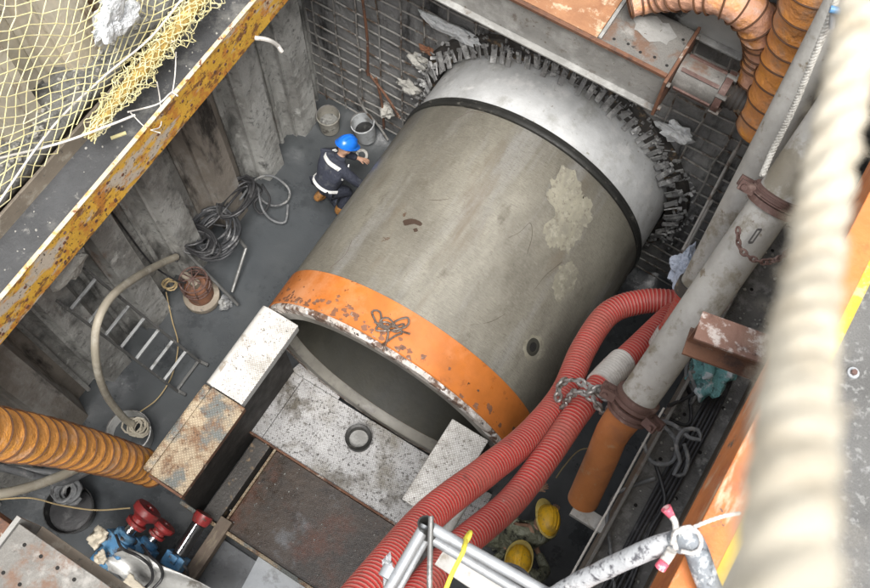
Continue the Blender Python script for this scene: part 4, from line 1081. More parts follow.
loop_tangle([(643, 442, 4.50), (652, 462, 4.5), (672, 462, 4.5), (676, 442, 4.52), (660, 424, 4.55), (645, 426, 4.56), (650, 420, 4.6), (672, 424, 4.56), (690, 438, 4.6), (700, 440, 4.6), (698, 430, 4.6), (684, 430, 4.6), (676, 444, 4.6), (680, 462, 4.55), (674, 474, 4.52), (684, 474, 4.5), (688, 458, 4.55), (684, 444, 4.6)], .018, M['cable_mud'], 'cable_coil', 'loosely coiled grey cable lying over the black cables on the right beam')
loop_tangle([(654, 460, 4.42), (662, 485, 4.42), (664, 505, 4.42), (650, 530, 4.4), (640, 560, 4.4), (625, 600, 4.4)], .017, M['cable'], 'power_cable', 'black cable curving away under the grey coil on the right beam')
loop_tangle([(655, 478, 4.42), (630, 487, 4.4), (614, 497, 4.4), (607, 520, 4.4), (610, 545, 4.4), (612, 570, 4.4), (616, 600, 4.4)], .016, M['cable_mud'], 'power_cable', 'muddy grey cable bending down near the inner beam edge')
loop_tangle([(690, 352, 4.6), (686, 375, 4.5), (694, 392, 4.45), (690, 405, 4.4), (696, 392, 4.5), (690, 372, 4.6), (704, 380, 4.5), (700, 398, 4.45)], .016, M['cable_mud'], 'cable_loop', 'short tan cable loop tucked beside the thick grey pipe')
loop_tangle([(668, 406, 4.6), (690, 396, 4.5), (712, 382, 4.5), (728, 368, 4.45)], .016, M['cable'], 'power_cable', 'black cable crossing from the pipe clamp toward the teal bag')
loop_tangle([(640, 402, 4.4), (686, 425, 4.4), (690, 400, 4.4), (686, 380, 4.5)], .014, M['cable'], 'power_cable', 'black cable beneath the pipe clamp on the right beam')
tag(lump('plastic_bag', at(714, 366, z=4.55), .19, M['bag'], seed=2.2, sq=(.8, 1.2, .5), amp=.55, sub=3), 'crumpled teal and white plastic bag on the right beam', 'bag')
tag(lump('plastic_bag', at(684, 268, z=4.2), .14, M['bag_pale'], seed=6.2, sq=(.7, 1.3, .5), amp=.55, sub=3), 'pale blue crumpled film behind the slimmer grey pipe end', 'bag')
# loose rods in dark back right
for i, (a_, c_, r_) in enumerate((((683, 250, 3.9), (735, 150, 4.3), .014), ((676, 268, 3.6), (712, 200, 3.9), .018), ((742, 140, 4.6), (680, 255, 2.6), .016))):
    b = MB(); b.tube([at(*a_[:2], z=a_[2]), at(*c_[:2], z=c_[2])], r_, 8)
    tag(b.build('steel_rod', M['rebar'], smooth=True), ['thin grey rod leaning in the dark gap right of the seal ring', 'short stout rod behind the slimmer grey pipe', 'long pale rod slanting down from the broad orange duct'][i], 'rod')
for i, (px, py, rr) in enumerate(((690, 420, .06), (700, 400, .05), (664, 430, .05), (640, 470, .045))):
    pass

# ================================================================== SCAFFOLD FRAME (bottom)
t = thing('handrail_frame', at(425, 525, z=7.9), 'galvanised tube handrail corner crossing the red hoses at the bottom', 'handrail')
def px(p): return at(p[0], p[1], z=p[2])
b = MB(); b.tube([px((425, 526, 7.9)), px((376, 612, 7.9))], .026, 14); b.build('tube', M['galv'], t, smooth=True)
b = MB(); b.tube([px((430, 532, 7.78)), px((398, 590, 7.78)), px((388, 610, 7.78))], .018, 12); b.build('tube', M['galv'], t, smooth=True)
b = MB(); b.tube([px((430, 527, 7.9)), px((545, 592, 7.9)), px((570, 606, 7.9))], .026, 14); b.build('tube', M['galv'], t, smooth=True)
b = MB(); b.tube([px((434, 540, 7.75)), px((520, 592, 7.75)), px((545, 606, 7.75))], .024, 14); b.build('tube', M['galv'], t, smooth=True)
b = MB(); b.bar(px((440, 556, 7.6)), px((500, 596, 7.6)), .09, .02); b.build('toe_board', M['white_steel'], t)
b = MB(); b.lathe([(0, -.06), (.036, -.06), (.036, .05), (.028, .05), (.028, -.02), (0, -.02)], px((427, 528, 7.9)), (-.3, .2, 1), 18); b.build('socket', M['gasket'], t, smooth=True)
b = MB(); b.tube([px((385, 578, 7.88)), px((391, 567, 7.88))], .034, 14); b.build('coupler', M['galv'], t, smooth=True)
b = MB(); b.tube(crom([px((431, 516, 8.05)), px((430, 560, 8.0)), px((429, 612, 7.95))], .03), .012, 10)
tag(b.build('steel_rod', M['rail_dark'], smooth=True), 'dark ribbed rebar rod standing against the handrail corner', 'rod')
b = MB(); b.tube(crom([px((466, 540, 8.0)), px((463, 552, 8.06)), px((452, 574, 8.0)), px((440, 604, 7.9))], .02), .010, 8)
b.ring(px((466, 540, 7.9)), .04, .009, (RT * .8 - UP * .5), 16, 6)
tag(b.build('yellow_cord', M['yellow_cord'], smooth=True), 'yellow cord tied around the handrail tubes', 'cord')
t = thing('bucket', at(500, 592, z=6.6), 'black plastic bucket below the handrail tubes at the bottom edge', 'bucket')
b = MB(); b.lathe([(0, -.25), (.12, -.25), (.16, 0), (.17, .0), (.17, -.02), (.15, -.015), (.115, -.235), (0, -.235)], at(505, 596, z=6.9), (0, 0, 1), 28); b.build('body', M['black_plastic'], t, smooth=True)
b = MB(); b.ring(at(505, 596, z=6.905), .165, .008, (0, 0, 1), 28); b.build('rim', M['cable'], t, smooth=True)
sheet('film_scrap', ((382, 560, 7.6), (390, 552, 7.65), (394, 572, 7.6), (384, 590, 7.5)), M['plastic_sheet'], th=.004, wob=.02, label='scrap of white film hanging by the left handrail tube', cat='plastic film', seed=2)

# ================================================================== TAPED CABLE (bottom right)
t = thing('taped_cable', at(690, 545, z=8.5), 'white-taped cable bundle bent over a loop near the orange edge beam', 'cable')
p1 = [at(540, 604, z=7.9), at(575, 584, z=8.1), at(612, 566, z=8.3), at(650, 549, z=8.48), at(678, 540, z=8.54)]
b = MB(); pth = crom(p1, .02); b.tube(pth, [.040 * (1 + .10 * noise.noise(Vector((i * .25, 0, 0)))) for i in range(len(pth))], 16); b.build('wrapped_arm', M['taped'], t, smooth=True)
p2 = [at(676, 543, z=8.54), at(687, 537, z=8.58), at(696, 550, z=8.56), at(703, 570, z=8.52), at(716, 606, z=8.5)]
b = MB(); pth = crom(p2, .02); b.tube(pth, [.046 * (1 + .10 * noise.noise(Vector((i * .25, 5, 0)))) for i in range(len(pth))], 16); b.build('dark_arm', M['taped_dark'], t, smooth=True)
b = MB(); b.tube(crom([at(*p, z=8.62) for p in ((672, 545), (676, 532), (690, 527), (700, 536), (700, 548), (692, 553), (681, 551))], .01), .008, 8); b.build('lashing', M['tape'], t, smooth=True)
b = MB(); b.tube(crom([at(*p, z=8.61) for p in ((676, 550), (674, 534), (686, 530), (696, 532))], .01), .010, 8); b.build('lashing', M['tape'], t, smooth=True)
b = MB(); b.tube(crom([at(676, 532, z=8.6), at(675, 522, z=8.62), at(672, 517, z=8.62)], .01), .012, 10); b.build('tie_tail', M['tape'], t, smooth=True)
b = MB(); b.tube(crom([at(672, 550, z=8.58), at(667, 558, z=8.55), at(664, 562, z=8.55)], .01), .020, 10); b.build('tie_tail', M['tape'], t, smooth=True)
b = MB(); a_ = at(673, 518, z=8.61); c_ = at(666, 508, z=8.63); b.tube([a_, a_.lerp(c_, .5), c_], [.012, .016, .021], 10); b.build('pink_tip', M['pink'], t, smooth=True)
b = MB(); a_ = at(665, 561, z=8.55); c_ = at(660, 568, z=8.53); b.tube([a_, c_], [.020, .022], 10); b.build('pink_tip', M['pink'], t, smooth=True)
twist_rope([at(690, 529, z=8.6), at(706, 522, z=8.6), at(724, 516, z=8.58), at(740, 513, z=8.5)], .008, .025, M['string'], 'thin_string', 'thin white string tied from the taped cable to the edge beam', sample=.006)

# ================================================================== NET on the left
b = MB()
NU, NV = 26, 15
def netp(u, v):
    # u along the wall (y), v from top of net (0) to its lower hem (1)
    y = -0.6 + u * 6.2
    s = Vector((-3.20, y - .25 * (1 - v), 7.9))
    zz = 7.4 + (4.74 - 7.4) * v
    xx = -3.24 + .15 * v + .07 * noise.noise(Vector((y * 1.1, zz * 1.3, 1)))
    yy = y + .16 * noise.noise(Vector((y * 1.7, zz * 1.9, 6))) + .05 * noise.noise(Vector((y * 6, zz * 6, 2))) - .3 * (1 - v)
    zz += .10 * noise.noise(Vector((y * 2, zz * 2, 9))) + .03 * noise.noise(Vector((y * 7, zz * 7, 5)))
    return Vector((xx, yy, zz))
rows, cols_ = 20, 40
for j in range(rows):
    line = []
    for i in range(cols_ * 2 + 1):
        v = (j + (.5 if i % 2 else -.0) + .0) / rows
        line.append(netp(i / (cols_ * 2), min(1, v)))
    b.tube(line, .0054, 5, caps=False)
    if j < rows - 1:
        for i in range(0, cols_ * 2 + 1, 2):
            pass
# connecting second family (mirror zigzag)
for j in range(rows):
    line = []
    for i in range(cols_ * 2 + 1):
        v = (j + (.5 if i % 2 else 1.0)) / rows
        line.append(netp(i / (cols_ * 2), min(1, v)))
    b.tube(line, .0054, 5, caps=False)
tag(b.build('safety_net', M['net']), 'pale yellow knotted safety net draped over the upper left sheet piles', 'net')
# hem ropes
b = MB(); b.tube(crom([at(0, 158, z=4.9), at(60, 143, z=4.86), at(110, 125, z=4.82), at(135, 115, z=4.78)], .05), .011, 8)
b.tube(crom([at(-10, 215, z=4.9), at(50, 130, z=4.95), at(100, 80, z=4.95), at(150, 38, z=4.95), at(185, -5, z=4.95)], .05), .010, 8)
tag(b.build('hem_rope', M['string'], smooth=True), 'white hem ropes threading along the lower edge of the yellow net', 'rope')
# bunched roll
t = thing('net_roll', at(120, 90, z=4.8), 'bunched roll of yellow netting lying on the rear flange of the left beam', 'net')
rp = [at(88, 138, z=4.74), at(110, 108, z=4.76), at(135, 78, z=4.78), at(160, 48, z=4.8), at(185, 18, z=4.85), at(212, -18, z=4.85)]
pth = crom(rp, .04)
b = MB(); b.tube(pth, [.03 + .03 * min(1, i / 14) + .015 * noise.noise(Vector((i * .6, 1, 1))) for i in range(len(pth))], 12); b.build('core', M['net_roll'], t, smooth=True)
b = MB()
sv_n = len(pth)
for layer in range(2):
    rad0 = .07 + .045 * layer
    for fam in (-1, 1):
        for k in range(7):
            line = []
            for i in range(0, sv_n * 2 - 1):
                f = i / 2; i0 = int(f); c = pth[i0].lerp(pth[min(sv_n - 1, i0 + 1)], f - i0)
                tg = (pth[min(i0 + 1, sv_n - 1)] - pth[max(0, i0 - 1)]).normalized(); u = tg.orthogonal().normalized(); v = tg.cross(u)
                a = 2 * math.pi * k / 7 + fam * i * .17 + layer * .7
                q = Vector((math.cos(a) * 1.5, math.sin(a) * 1.5, i * .16 + layer * 9))
                rr = rad0 * (1 + .75 * noise.noise(q) + .35 * noise.noise(q * 3)) * (.5 + .5 * min(1, i / 30))
                line.append(c + (u * math.cos(a) * 1.15 + v * math.sin(a)) * rr + tg * .05 * noise.noise(q * 2 + Vector((5, 5, 5))))
            b.tube(line, .0042, 4)
b.build('bunched_mesh', M['net'], t, kind='stuff')
# loose strings over the beam
loop_tangle([(176, 52, 4.7), (175, 75, 4.63), (172, 95, 4.62)], .006, M['string'], 'string', 'short string hanging from the net roll to the yellow flange', 'string')
loop_tangle([(157, 82, 4.7), (160, 100, 4.5), (161, 125, 4.5), (152, 130, 4.63)], .006, M['string'], 'string', 'second thin string crossing the dark trough of the left beam', 'string')
loop_tangle([(128, 112, 4.7), (145, 108, 4.55), (160, 103, 4.6), (172, 92, 4.66), (178, 96, 4.66)], .008, M['string'], 'string', 'white cord tied from the net roll around the yellow flange', 'string')
loop_tangle([(130, 112, 4.6), (145, 127, 4.5), (160, 133, 4.64)], .006, M['string'], 'string', 'third thin string lying below the tied white cord', 'string')
tag(lump('plastic_film', at(112, 22, x=-3.05), .15, M['plastic_sheet'], seed=1.2, sq=(.5, 1.2, 1.0), amp=.7, sub=3), 'crumpled white film caught behind the yellow net', 'plastic film')
tag(lump('plastic_film', at(113, 2, x=-3.1), .10, M['plastic_sheet'], seed=7.2, sq=(.5, 1.1, .9), amp=.6, sub=3), 'small white film scrap at the top edge behind the net', 'plastic film')
q = at(117, 136, z=4.385); b = MB(); b.bar(q - Vector((.03, .05, 0)), q + Vector((.05, .07, 0)), .03, .02); tag(b.build('wood_chip', M['net']), 'small yellow wood chip lying in the dark trough of the left beam', 'wood chip')
loop_tangle([(255, 38, 4.62), (268, 40, 4.6), (278, 46, 4.45), (282, 52, 4.4)], .022, M['white_steel'], 'broken_tie', 'pale broken steel tie sticking out below the yellow flange', 'steel tie')

# ================================================================== LEFT FLOOR ITEMS
# cable tangle
b = MB()
def tangle(center, R0, n_, r, m, name, label, seed, zr=(.1, .5), cat='cable', sq=(1, 1), group=None, turns=5, wob=.3):
    rj = random.Random(seed); mb = MB()
    c = Vector(center)
    for k in range(n_):
        pts = []
        ph = rj.random() * 6.28; ox, oy = rj.uniform(-.3, .3) * R0, rj.uniform(-.3, .3) * R0
        N_ = turns * 10
        for i in range(N_):
            a = ph + 2 * math.pi * i / 10
            rr = R0 * (.75 + wob * noise.noise(Vector((i * .23, k * 7.1, seed))))
            pts.append(c + Vector((ox + math.cos(a) * rr * sq[0] + .2 * R0 * math.sin(i * .31), oy + math.sin(a) * rr * sq[1], zr[0] + (zr[1] - zr[0]) * (.5 + .5 * noise.noise(Vector((i * .17, seed, k * 3.3)))))))
        mb.tube(crom(pts, .06), r, 7)
    return tag(mb.build(name, m, smooth=True), label, cat, group)
tangle(at(218, 235, z=.45), .34, 3, .017, M['cable_dirty'], 'cable_tangle', 'muddy tangle of black cables heaped against the left sheet piles', 3, (.0, .45), sq=(1.1, 1.2))
tangle(at(236, 210, z=.5), .27, 2, .017, M['cable'], 'cable_tangle', 'black cable coil behind the muddy cable tangle', 5, (.1, .5), sq=(.8, 1.5), turns=4)
loop_tangle([(240, 200, .6), (255, 180, .5), (272, 176, .4), (288, 188, .2), (288, 200, .15), (275, 206, .15), (262, 200, .2), (258, 188, .4), (262, 208, .3), (272, 220, .12), (285, 222, .1), (288, 205, .1)], .016, M['cable_mud'], 'cable_loop', 'looped grey cable end spilling onto the mud above the tangle')
loop_tangle([(125, 205, 2.2), (160, 216, 1.2), (195, 222, .7), (225, 226, .5)], .017, M['cable'], 'power_cable', 'black cable hanging from the sheet piles into the tangle')
loop_tangle([(118, 196, 2.3), (150, 214, 1.4), (190, 228, .8), (215, 240, .5)], .015, M['cable_mud'], 'power_cable', 'muddy cable sagging just under the black one at left')
loop_tangle([(130, 165, 3.0), (150, 200, 1.8), (175, 235, .8), (190, 262, .5)], .012, M['cable_mud'], 'power_cable', 'thin muddy cable running down the sheet piles to the pump')
loop_tangle([(112, 212, 2.4), (150, 262, 1.2), (175, 280, .8), (186, 283, .6)], .012, M['cable'], 'power_cable', 'thin black cable dropping behind the cream hose')
tangle(at(200, 252, z=.55), .24, 2, .018, M['cable'], 'cable_tangle', 'dark cable heap between the pump and the muddy tangle', 21, (.1, .5), sq=(1.3, .9), turns=4, wob=.6)
loop_tangle([(176, 262, .7), (190, 240, .8), (214, 222, .8), (236, 196, .8), (250, 182, .6), (262, 190, .4), (254, 204, .3), (262, 214, .2), (270, 200, .3), (262, 184, .4)], .016, M['cable'], 'power_cable', 'black cable rising over the tangle to the looped grey end')
# rods
for a_, c_, r_, lb in (((238, 238, .5), (246, 250, .4), .02, 'a'), ((172, 238, 1.0), (238, 305, .12), .022, 'long grey pipe rod lying across the pump'), ((246, 248, .35), (232, 292, .1), .024, 'bent grey rod standing on the mud right of the pump')):
    if lb == 'a': continue
    b = MB(); b.tube(crom([at(*a_[:2], z=a_[2]), at((a_[0] + c_[0]) / 2, (a_[1] + c_[1]) / 2, z=(a_[2] + c_[2]) / 2), at(*c_[:2], z=c_[2])], .1), r_, 8)
    if 'bent' in lb: b.tube([at(246, 248, z=.35), at(238, 238, z=.5), at(228, 228, z=.5)], r_, 8)
    tag(b.build('steel_rod', M['rail_dark'], smooth=True), lb, 'rod')
tag(lump('mud_clod', at(226, 302, z=.06), .1, M['cable_mud'], seed=3.9, sq=(1, 1, .7)), 'dark muddy clod on the floor beside the pump', 'clod')
# pump
PB = at(203, 298, z=.02)
t = thing('sludge_pump', PB, 'rusty brown sludge pump with wire cage standing in the mud', 'pump')
b = MB(); b.lathe([(0, 0), (.23, 0), (.245, .05), (.24, .12), (.20, .15), (0, .15)], PB, (0, 0, 1), 28); b.build('base', M['beam_tan'], t, smooth=True)
m_ = M['pump']
b = MB(); b.lathe([(0, .15), (.175, .155), (.17, .40), (.13, .45), (0, .46)], PB, (0, 0, 1), 28); b.build('motor_housing', m_, t, smooth=True)
b = MB(); b.box((-.06, -.05, .46), (.06, .05, .58), c=PB); b.lathe([(.05, 0), (.05, .12)], PB + Vector((-.09, .02, .5)), (-1, 0, .3), 12); b.build('outlet', M['beam_tan'], t, bevel=.01)
b = MB()
for zz, rr in ((.50, .19), (.62, .18), (.42, .19)): b.ring(PB + Vector((0, 0, zz)), rr, .011, (0, 0, 1), 24)
for k in range(4):
    a = k * math.pi / 4; u = Vector((math.cos(a), math.sin(a), 0))
    b.tube(crom([PB + u * .185 + Vector((0, 0, .40)), PB + u * .185 + Vector((0, 0, .6)), PB + Vector((0, 0, .66)), PB - u * .185 + Vector((0, 0, .6)), PB - u * .185 + Vector((0, 0, .40))], .05), .009, 6)
b.build('wire_cage', M['clamp'], t, smooth=True)
tangle(at(172, 286, z=.25), .11, 1, .011, M['tan_string'], 'rope_coil', 'small tan rope coil left of the rusty pump', 8, (.0, .3), cat='rope', turns=4)
loop_tangle([(166, 292, .3), (172, 320, .1), (178, 345, .06), (172, 375, .06), (158, 398, .08), (140, 412, .25)], .008, M['tan_string'], 'string', 'thin tan string trailing over the mud past the ladder foot', 'string')
# cream hose
loop_tangle([(176, 257, .9), (160, 264, 1.3), (135, 278, 2.0), (112, 296, 2.5), (99, 318, 2.6), (95, 342, 2.4), (98, 372, 1.9), (108, 398, 1.2), (124, 418, .6), (132, 424, .40)], .045, M['cream_hose'], 'cream_hose', 'cream hose arching from the pump over the ladder to the cable-filled tub', 'hose', seg=14)
# tub with cable at (135,428)
def bucket(c, r0, r1, h, m, label, handle=True, name='bucket', fill=None, tilt=(0, 0, 1), group=None, cat='bucket', htilt=.3):
    c = Vector(c); ax = Vector(tilt).normalized()
    t = thing(name, c, label, cat, group)
    mb = MB(); mb.lathe([(0, 0), (r0, 0), (r0 * 1.02, .02), (r1, h), (r1 + .012, h), (r1 + .012, h - .025), (r1 + .002, h - .028)], c, ax, 28)
    mb.lathe([(r1 - .004, h), (r0 - .01, .03), (0, .028)], c, ax, 28)
    mb.build('body', m, t, smooth=True)
    if handle:
        u = ax.orthogonal().normalized(); v = ax.cross(u); mb = MB(); top = c + ax * h
        pts = [top + u * math.cos(a) * r1 * 1.03 + (v * math.cos(htilt) + ax * math.sin(htilt)) * math.sin(a) * r1 for a in [math.pi * k / 14 for k in range(15)]]
        mb.tube(pts, .006, 6); mb.build('handle', M['chain_grey'], t, smooth=True)
    if fill:
        mb = MB(); hh = h * .55; rr = r0 + (r1 - r0) * .55 - .012; mb.lathe([(0, hh), (rr * .5, hh + .01), (rr, hh - .01)], c, ax, 20); mb.build('contents', M[fill], t, smooth=True)
    return t
bucket(at(136, 438, z=.0), .22, .26, .34, M['bucket_pale'], 'pale tub full of cable beside the lower end of the orange duct', fill='mud', group='buckets and tubs')
tangle(at(138, 428, z=.34), .13, 3, .012, M['cream_hose'], 'cable_tangle', 'pale cable loops stuffed in the tub beside the orange duct', 12, (-.05, .12), turns=3)
bucket(at(75, 512, z=.0), .26, .29, .25, M['black_plastic'], 'black tub in the dark corner below the orange duct', handle=False, fill='cable', group='buckets and tubs')
tangle(at(70, 492, z=.35), .17, 2, .026, M['cable_mud'], 'cable_tangle', 'thick dark cable folded up inside the black tub', 14, (-.1, .2), turns=3)
loop_tangle([(-25, 497, 2.6), (10, 492, 2.5), (45, 482, 2.3), (78, 468, 2.0), (100, 455, 1.6)], .05, M['cream_hose'], 'cream_hose', 'thick cream hose below the orange duct at the left edge', 'hose', seg=14)
loop_tangle([(-20, 462, 2.0), (20, 472, 1.8), (60, 482, 1.4), (90, 470, 1.0)], .045, M['cable_mud'], 'dirty_hose', 'dirty grey hose crossing behind the thick cream one', 'hose', seg=12)
loop_tangle([(-20, 470, 1.3), (10, 468, 1.3), (50, 472, 1.2), (85, 470, .9)], .035, M['cable_mud'], 'dirty_hose', 'dark hose lying deepest under the orange duct', 'hose', seg=12)
loop_tangle([(-10, 500, 1.6), (30, 498, 1.5), (60, 505, 1.2), (95, 510, .9), (130, 508, .6)], .009, M['tan_string'], 'string', 'thin tan string running from the black tub toward the blue jacks', 'string')
# buckets near the blue worker
bucket(at(330, 128, z=.05), .135, .155, .33, M['bucket_tan'], 'cement-crusted tan bucket nearest the sheet pile corner', fill='ledge', group='buckets and tubs', htilt=.2)
bucket(at(367, 137, z=.05), .135, .158, .36, M['bucket_grey'], 'white bucket with muddy lip right of the blue helmet', fill='black_plastic', group='buckets and tubs', tilt=(-.12, -.05, 1), htilt=.9)
loop_tangle([(360, 70, 1.9), (358, 95, 1.0), (366, 112, .6), (378, 125, .3), (388, 140, .1)], .016, M['rebar'], 'dirty_hose', 'thin grey hose hanging from the rebar wall past the white bucket', 'hose')
for i, (a_, c_, lb) in enumerate((((362, -5), (368, 75), 'brown rod tied upright on the rebar wall'), ((366, 70), (400, 118), 'rusty rod leaning down the rebar wall'), ((376, 78), (384, 128), 'short rusty rod against the rebar wall above the white bucket'))):
    b = MB(); p0, p1_ = at(*a_, y=5.93), at(*c_, y=5.88); b.tube(crom([p0, p0.lerp(p1_, .5) + Vector((.03, 0, .02)), p1_], .1), .018, 7); tag(b.build('steel_rod', M['rust'], smooth=True), lb, 'rod')
tag(lump('mortar_lump', at(387, 112, y=5.9), .08, M['foam'], seed=8.8, amp=.6), 'pale mortar lump on the wall above the white bucket', 'mortar lump')
# roll of tape in the hand area
b = MB(); c = at(362, 155, z=.45); b.lathe([(.05, -.03), (.085, -.03), (.085, .03), (.05, .03), (.05, -.03)], c, (.3, -.6, .9), 20); tag(b.build('tape_roll', M['glove'], smooth=True), 'cream tape roll by the blue-helmeted worker', 'tape roll')

# ================================================================== PEOPLE
def skinmesh(name, verts, edges, radii, m, parent, root=0, sub=2):
    off = parent_loc(parent)
    me = bpy.data.meshes.new(name)
    me.from_pydata([Vector(v) - off for v in verts], edges, [])
    me.materials.append(m)
    o = bpy.data.objects.new(name, me); col.objects.link(o); o.parent = parent
    md = o.modifiers.new('skin', 'SKIN'); md.use_smooth_shade = True
    sv = me.skin_vertices[0].data if me.skin_vertices else None
    if sv is None:
        me.skin_vertices.new() if hasattr(me.skin_vertices, 'new') else None
        sv = me.skin_vertices[0].data
    for i, r in enumerate(radii):
        sv[i].radius = r if isinstance(r, tuple) else (r, r)
        sv[i].use_root = (i == root)
    s_ = o.modifiers.new('sub', 'SUBSURF'); s_.levels = sub; s_.render_levels = sub
    return o

def person(base, yaw, J, label, top_m, bot_m, boot_m, hat_m, brim_m, straps=False, glove=False, hat_tilt=None, hs=1.0):
    """J: joints in the person's frame (x right, y forward, z up, metres from the feet)"""
    cy, sy = math.cos(yaw), math.sin(yaw)
    base = Vector(base)
    def Wd(p): return base + Vector((p[0] * cy - p[1] * sy, p[0] * sy + p[1] * cy, p[2]))
    J = {k: Wd(v) for k, v in J.items()}
    t = thing('person', base, label, 'person', 'workers in the pit')
    hd = (J['head'] - J['neck']).normalized()
    fwd = (J['face'] - J['head']); fwd = (fwd - hd * fwd.dot(hd)).normalized()
    rgt = fwd.cross(hd)
    # --- body
    V, Ed, Rd = [], [], []
    def add(p, r, par=None):
        V.append(Vector(p)); Rd.append(r)
        if par is not None: Ed.append((par, len(V) - 1))
        return len(V) - 1
    pel = add(J['pelvis'], .13); sp_ = add(J['pelvis'].lerp(J['chest'], .5), .12, pel); ch = add(J['chest'], .14, sp_)
    nk = add(J['neck'], .06, ch); nk2 = add(J['neck'].lerp(J['head'], .45), .058, nk)
    h1 = add(J['head'] - hd * .02 + fwd * .01, .082, nk2); h2 = add(J['head'] + hd * .07, .088, h1); add(J['head'] + hd * .135, .06, h2)
    add(J['head'] - hd * .055 + fwd * .055, .04, h1)
    add(J['head'] - hd * .0 + fwd * .105, .013, h1)
    for s_ in (-1, 1): add(J['head'] + rgt * s_ * .09, .016, h1)
    for s_, S in (('l', -1), ('r', 1)):
        sh = add(J['sh_' + s_], .06, ch); el = add(J['el_' + s_], .042, sh); wr = add(J['wr_' + s_], .028, el)
        hdv = (J['wr_' + s_] - J['el_' + s_]).normalized(); sd_ = hdv.cross(Vector((0, 0, 1))); 
        if sd_.length < .2: sd_ = hdv.cross(fwd)
        sd_.normalize(); nn = sd_.cross(hdv)
        pm = add(J['wr_' + s_] + hdv * .055, (.036, .020), wr)
        for f_ in range(4):
            o_ = sd_ * ((f_ - 1.5) * .019); ln_ = (.07, .08, .075, .058)[f_]
            a_ = add(J['wr_' + s_] + hdv * .095 + o_, .0095, pm); c_ = add(J['wr_' + s_] + hdv * (.095 + ln_ * .55) + o_ * 1.1 - nn * .012, .0088, a_); add(J['wr_' + s_] + hdv * (.095 + ln_ * .9) + o_ * 1.1 - nn * .035, .008, c_)
        a_ = add(J['wr_' + s_] + hdv * .045 - sd_ * .035 * S, .011, pm); add(J['wr_' + s_] + hdv * .085 - sd_ * .055 * S - nn * .01, .0095, a_)
        hp_ = add(J['pelvis'].lerp(J['kn_' + s_], .12) + (J['sh_' + s_] - J['chest']) * .35, .088, pel); kn = add(J['kn_' + s_], .06, hp_); an = add(J['an_' + s_], .04, kn)
        ft = J['toe_' + s_] - J['an_' + s_]; add(J['an_' + s_] + ft, .032, an)
    skinmesh('body', V, Ed, Rd, M['glove'] if glove else M['skin'], t)
    # face patch: eyes, as small skin head overlay
    mb = MB()
    for s_ in (-1, 1): mb.lathe([(0, .008), (.010, .004), (.012, -.004)], J['head'] + fwd * .085 + rgt * s_ * .032 + hd * .02, fwd, 10)
    mb.build('eye', M['black_plastic'], t)
    V2, E2, R2 = [J['neck'].lerp(J['head'], .4), J['head'] - hd * .02 + fwd * .014, J['head'] + hd * .06 + fwd * .005, J['head'] - hd * .055 + fwd * .06, J['head'] - hd * .005 + fwd * .11], [(0, 1), (1, 2), (1, 3), (1, 4)], [.061, .086, .09, .043, .014]
    skinmesh('face', V2, E2, R2, M['skin'], t, root=1)
    # --- jacket
    V, Ed, Rd = [], [], []
    pel = add(J['pelvis'], (.185, .15)); mid = add(J['pelvis'].lerp(J['chest'], .5), (.18, .145), pel); ch = add(J['chest'], (.19, .155), mid); nk = add(J['chest'].lerp(J['neck'], .75), .095, ch); add(J['neck'].lerp(J['head'], .35), .088, nk)
    for s_ in ('l', 'r'):
        sh = add(J['sh_' + s_], .088, ch); m1 = add(J['sh_' + s_].lerp(J['el_' + s_], .5), .074, sh); el = add(J['el_' + s_], .068, m1); m2 = add(J['el_' + s_].lerp(J['wr_' + s_], .55), .056, el); add(J['el_' + s_].lerp(J['wr_' + s_], .95), .050, m2)
    skinmesh('jacket', V, Ed, Rd, top_m, t)
    # --- trousers
    V, Ed, Rd = [], [], []
    pel = add(J['pelvis'] - Vector((0, 0, .02)), .16)
    for s_ in ('l', 'r'):
        hp_ = add(J['pelvis'].lerp(J['kn_' + s_], .15) + (J['sh_' + s_] - J['chest']) * .38, .112, pel); kn = add(J['kn_' + s_], .08, hp_); add(J['kn_' + s_].lerp(J['an_' + s_], .8), .066, kn)
    skinmesh('trousers', V, Ed, Rd, bot_m, t)
    for s_ in ('l', 'r'):
        a_ = J['an_' + s_]; tt = J['toe_' + s_] - a_
        skinmesh('boot', [a_ + (J['kn_' + s_] - a_) * .35, a_, a_ + tt * .5, a_ + tt * 1.1], [(0, 1), (1, 2), (2, 3)], [.066, .056, .050, .044], boot_m, t)
    # --- helmet
    hc = J['head'] + hd * .075
    mb = MB(); seg = 32; prof = []
    for i in range(9):
        a = math.pi / 2 * i / 8; prof.append((math.cos(a), math.sin(a)))
    vs = []
    for (r_, h_) in prof:
        for k in range(seg):
            a = 2 * math.pi * k / seg
            rr = max(r_, .001)
            ridge = .010 if abs(math.cos(a)) < .16 or r_ < .2 else 0
            vs.append(hc + rgt * math.cos(a) * .122 * hs * rr + fwd * math.sin(a) * .158 * hs * rr + hd * (h_ * .130 * hs + ridge * h_))
    fs = [(i * seg + k, i * seg + (k + 1) % seg, (i + 1) * seg + (k + 1) % seg, (i + 1) * seg + k) for i in range(8) for k in range(seg)]
    mb.add(vs, fs); hel = mb.build('helmet', hat_m, t, smooth=True)
    mb = MB(); vs = []
    for i, (e1, z_) in enumerate(((.0, .004), (1, -.002), (1, -.012), (.0, -.006))):
        for k in range(seg):
            a = 2 * math.pi * k / seg; fr = max(0, math.sin(a)) ** 1.5
            ex = e1 * (.016 + .05 * fr)
            vs.append(hc + rgt * math.cos(a) * (.120 + ex * .7) * hs + fwd * math.sin(a) * (.156 + ex * 1.2) * hs + hd * (z_ - .02 * fr * e1))
    fs = [(i * seg + k, i * seg + (k + 1) % seg, ((i + 1) % 4) * seg + (k + 1) % seg, ((i + 1) % 4) * seg + k) for i in range(4) for k in range(seg)]
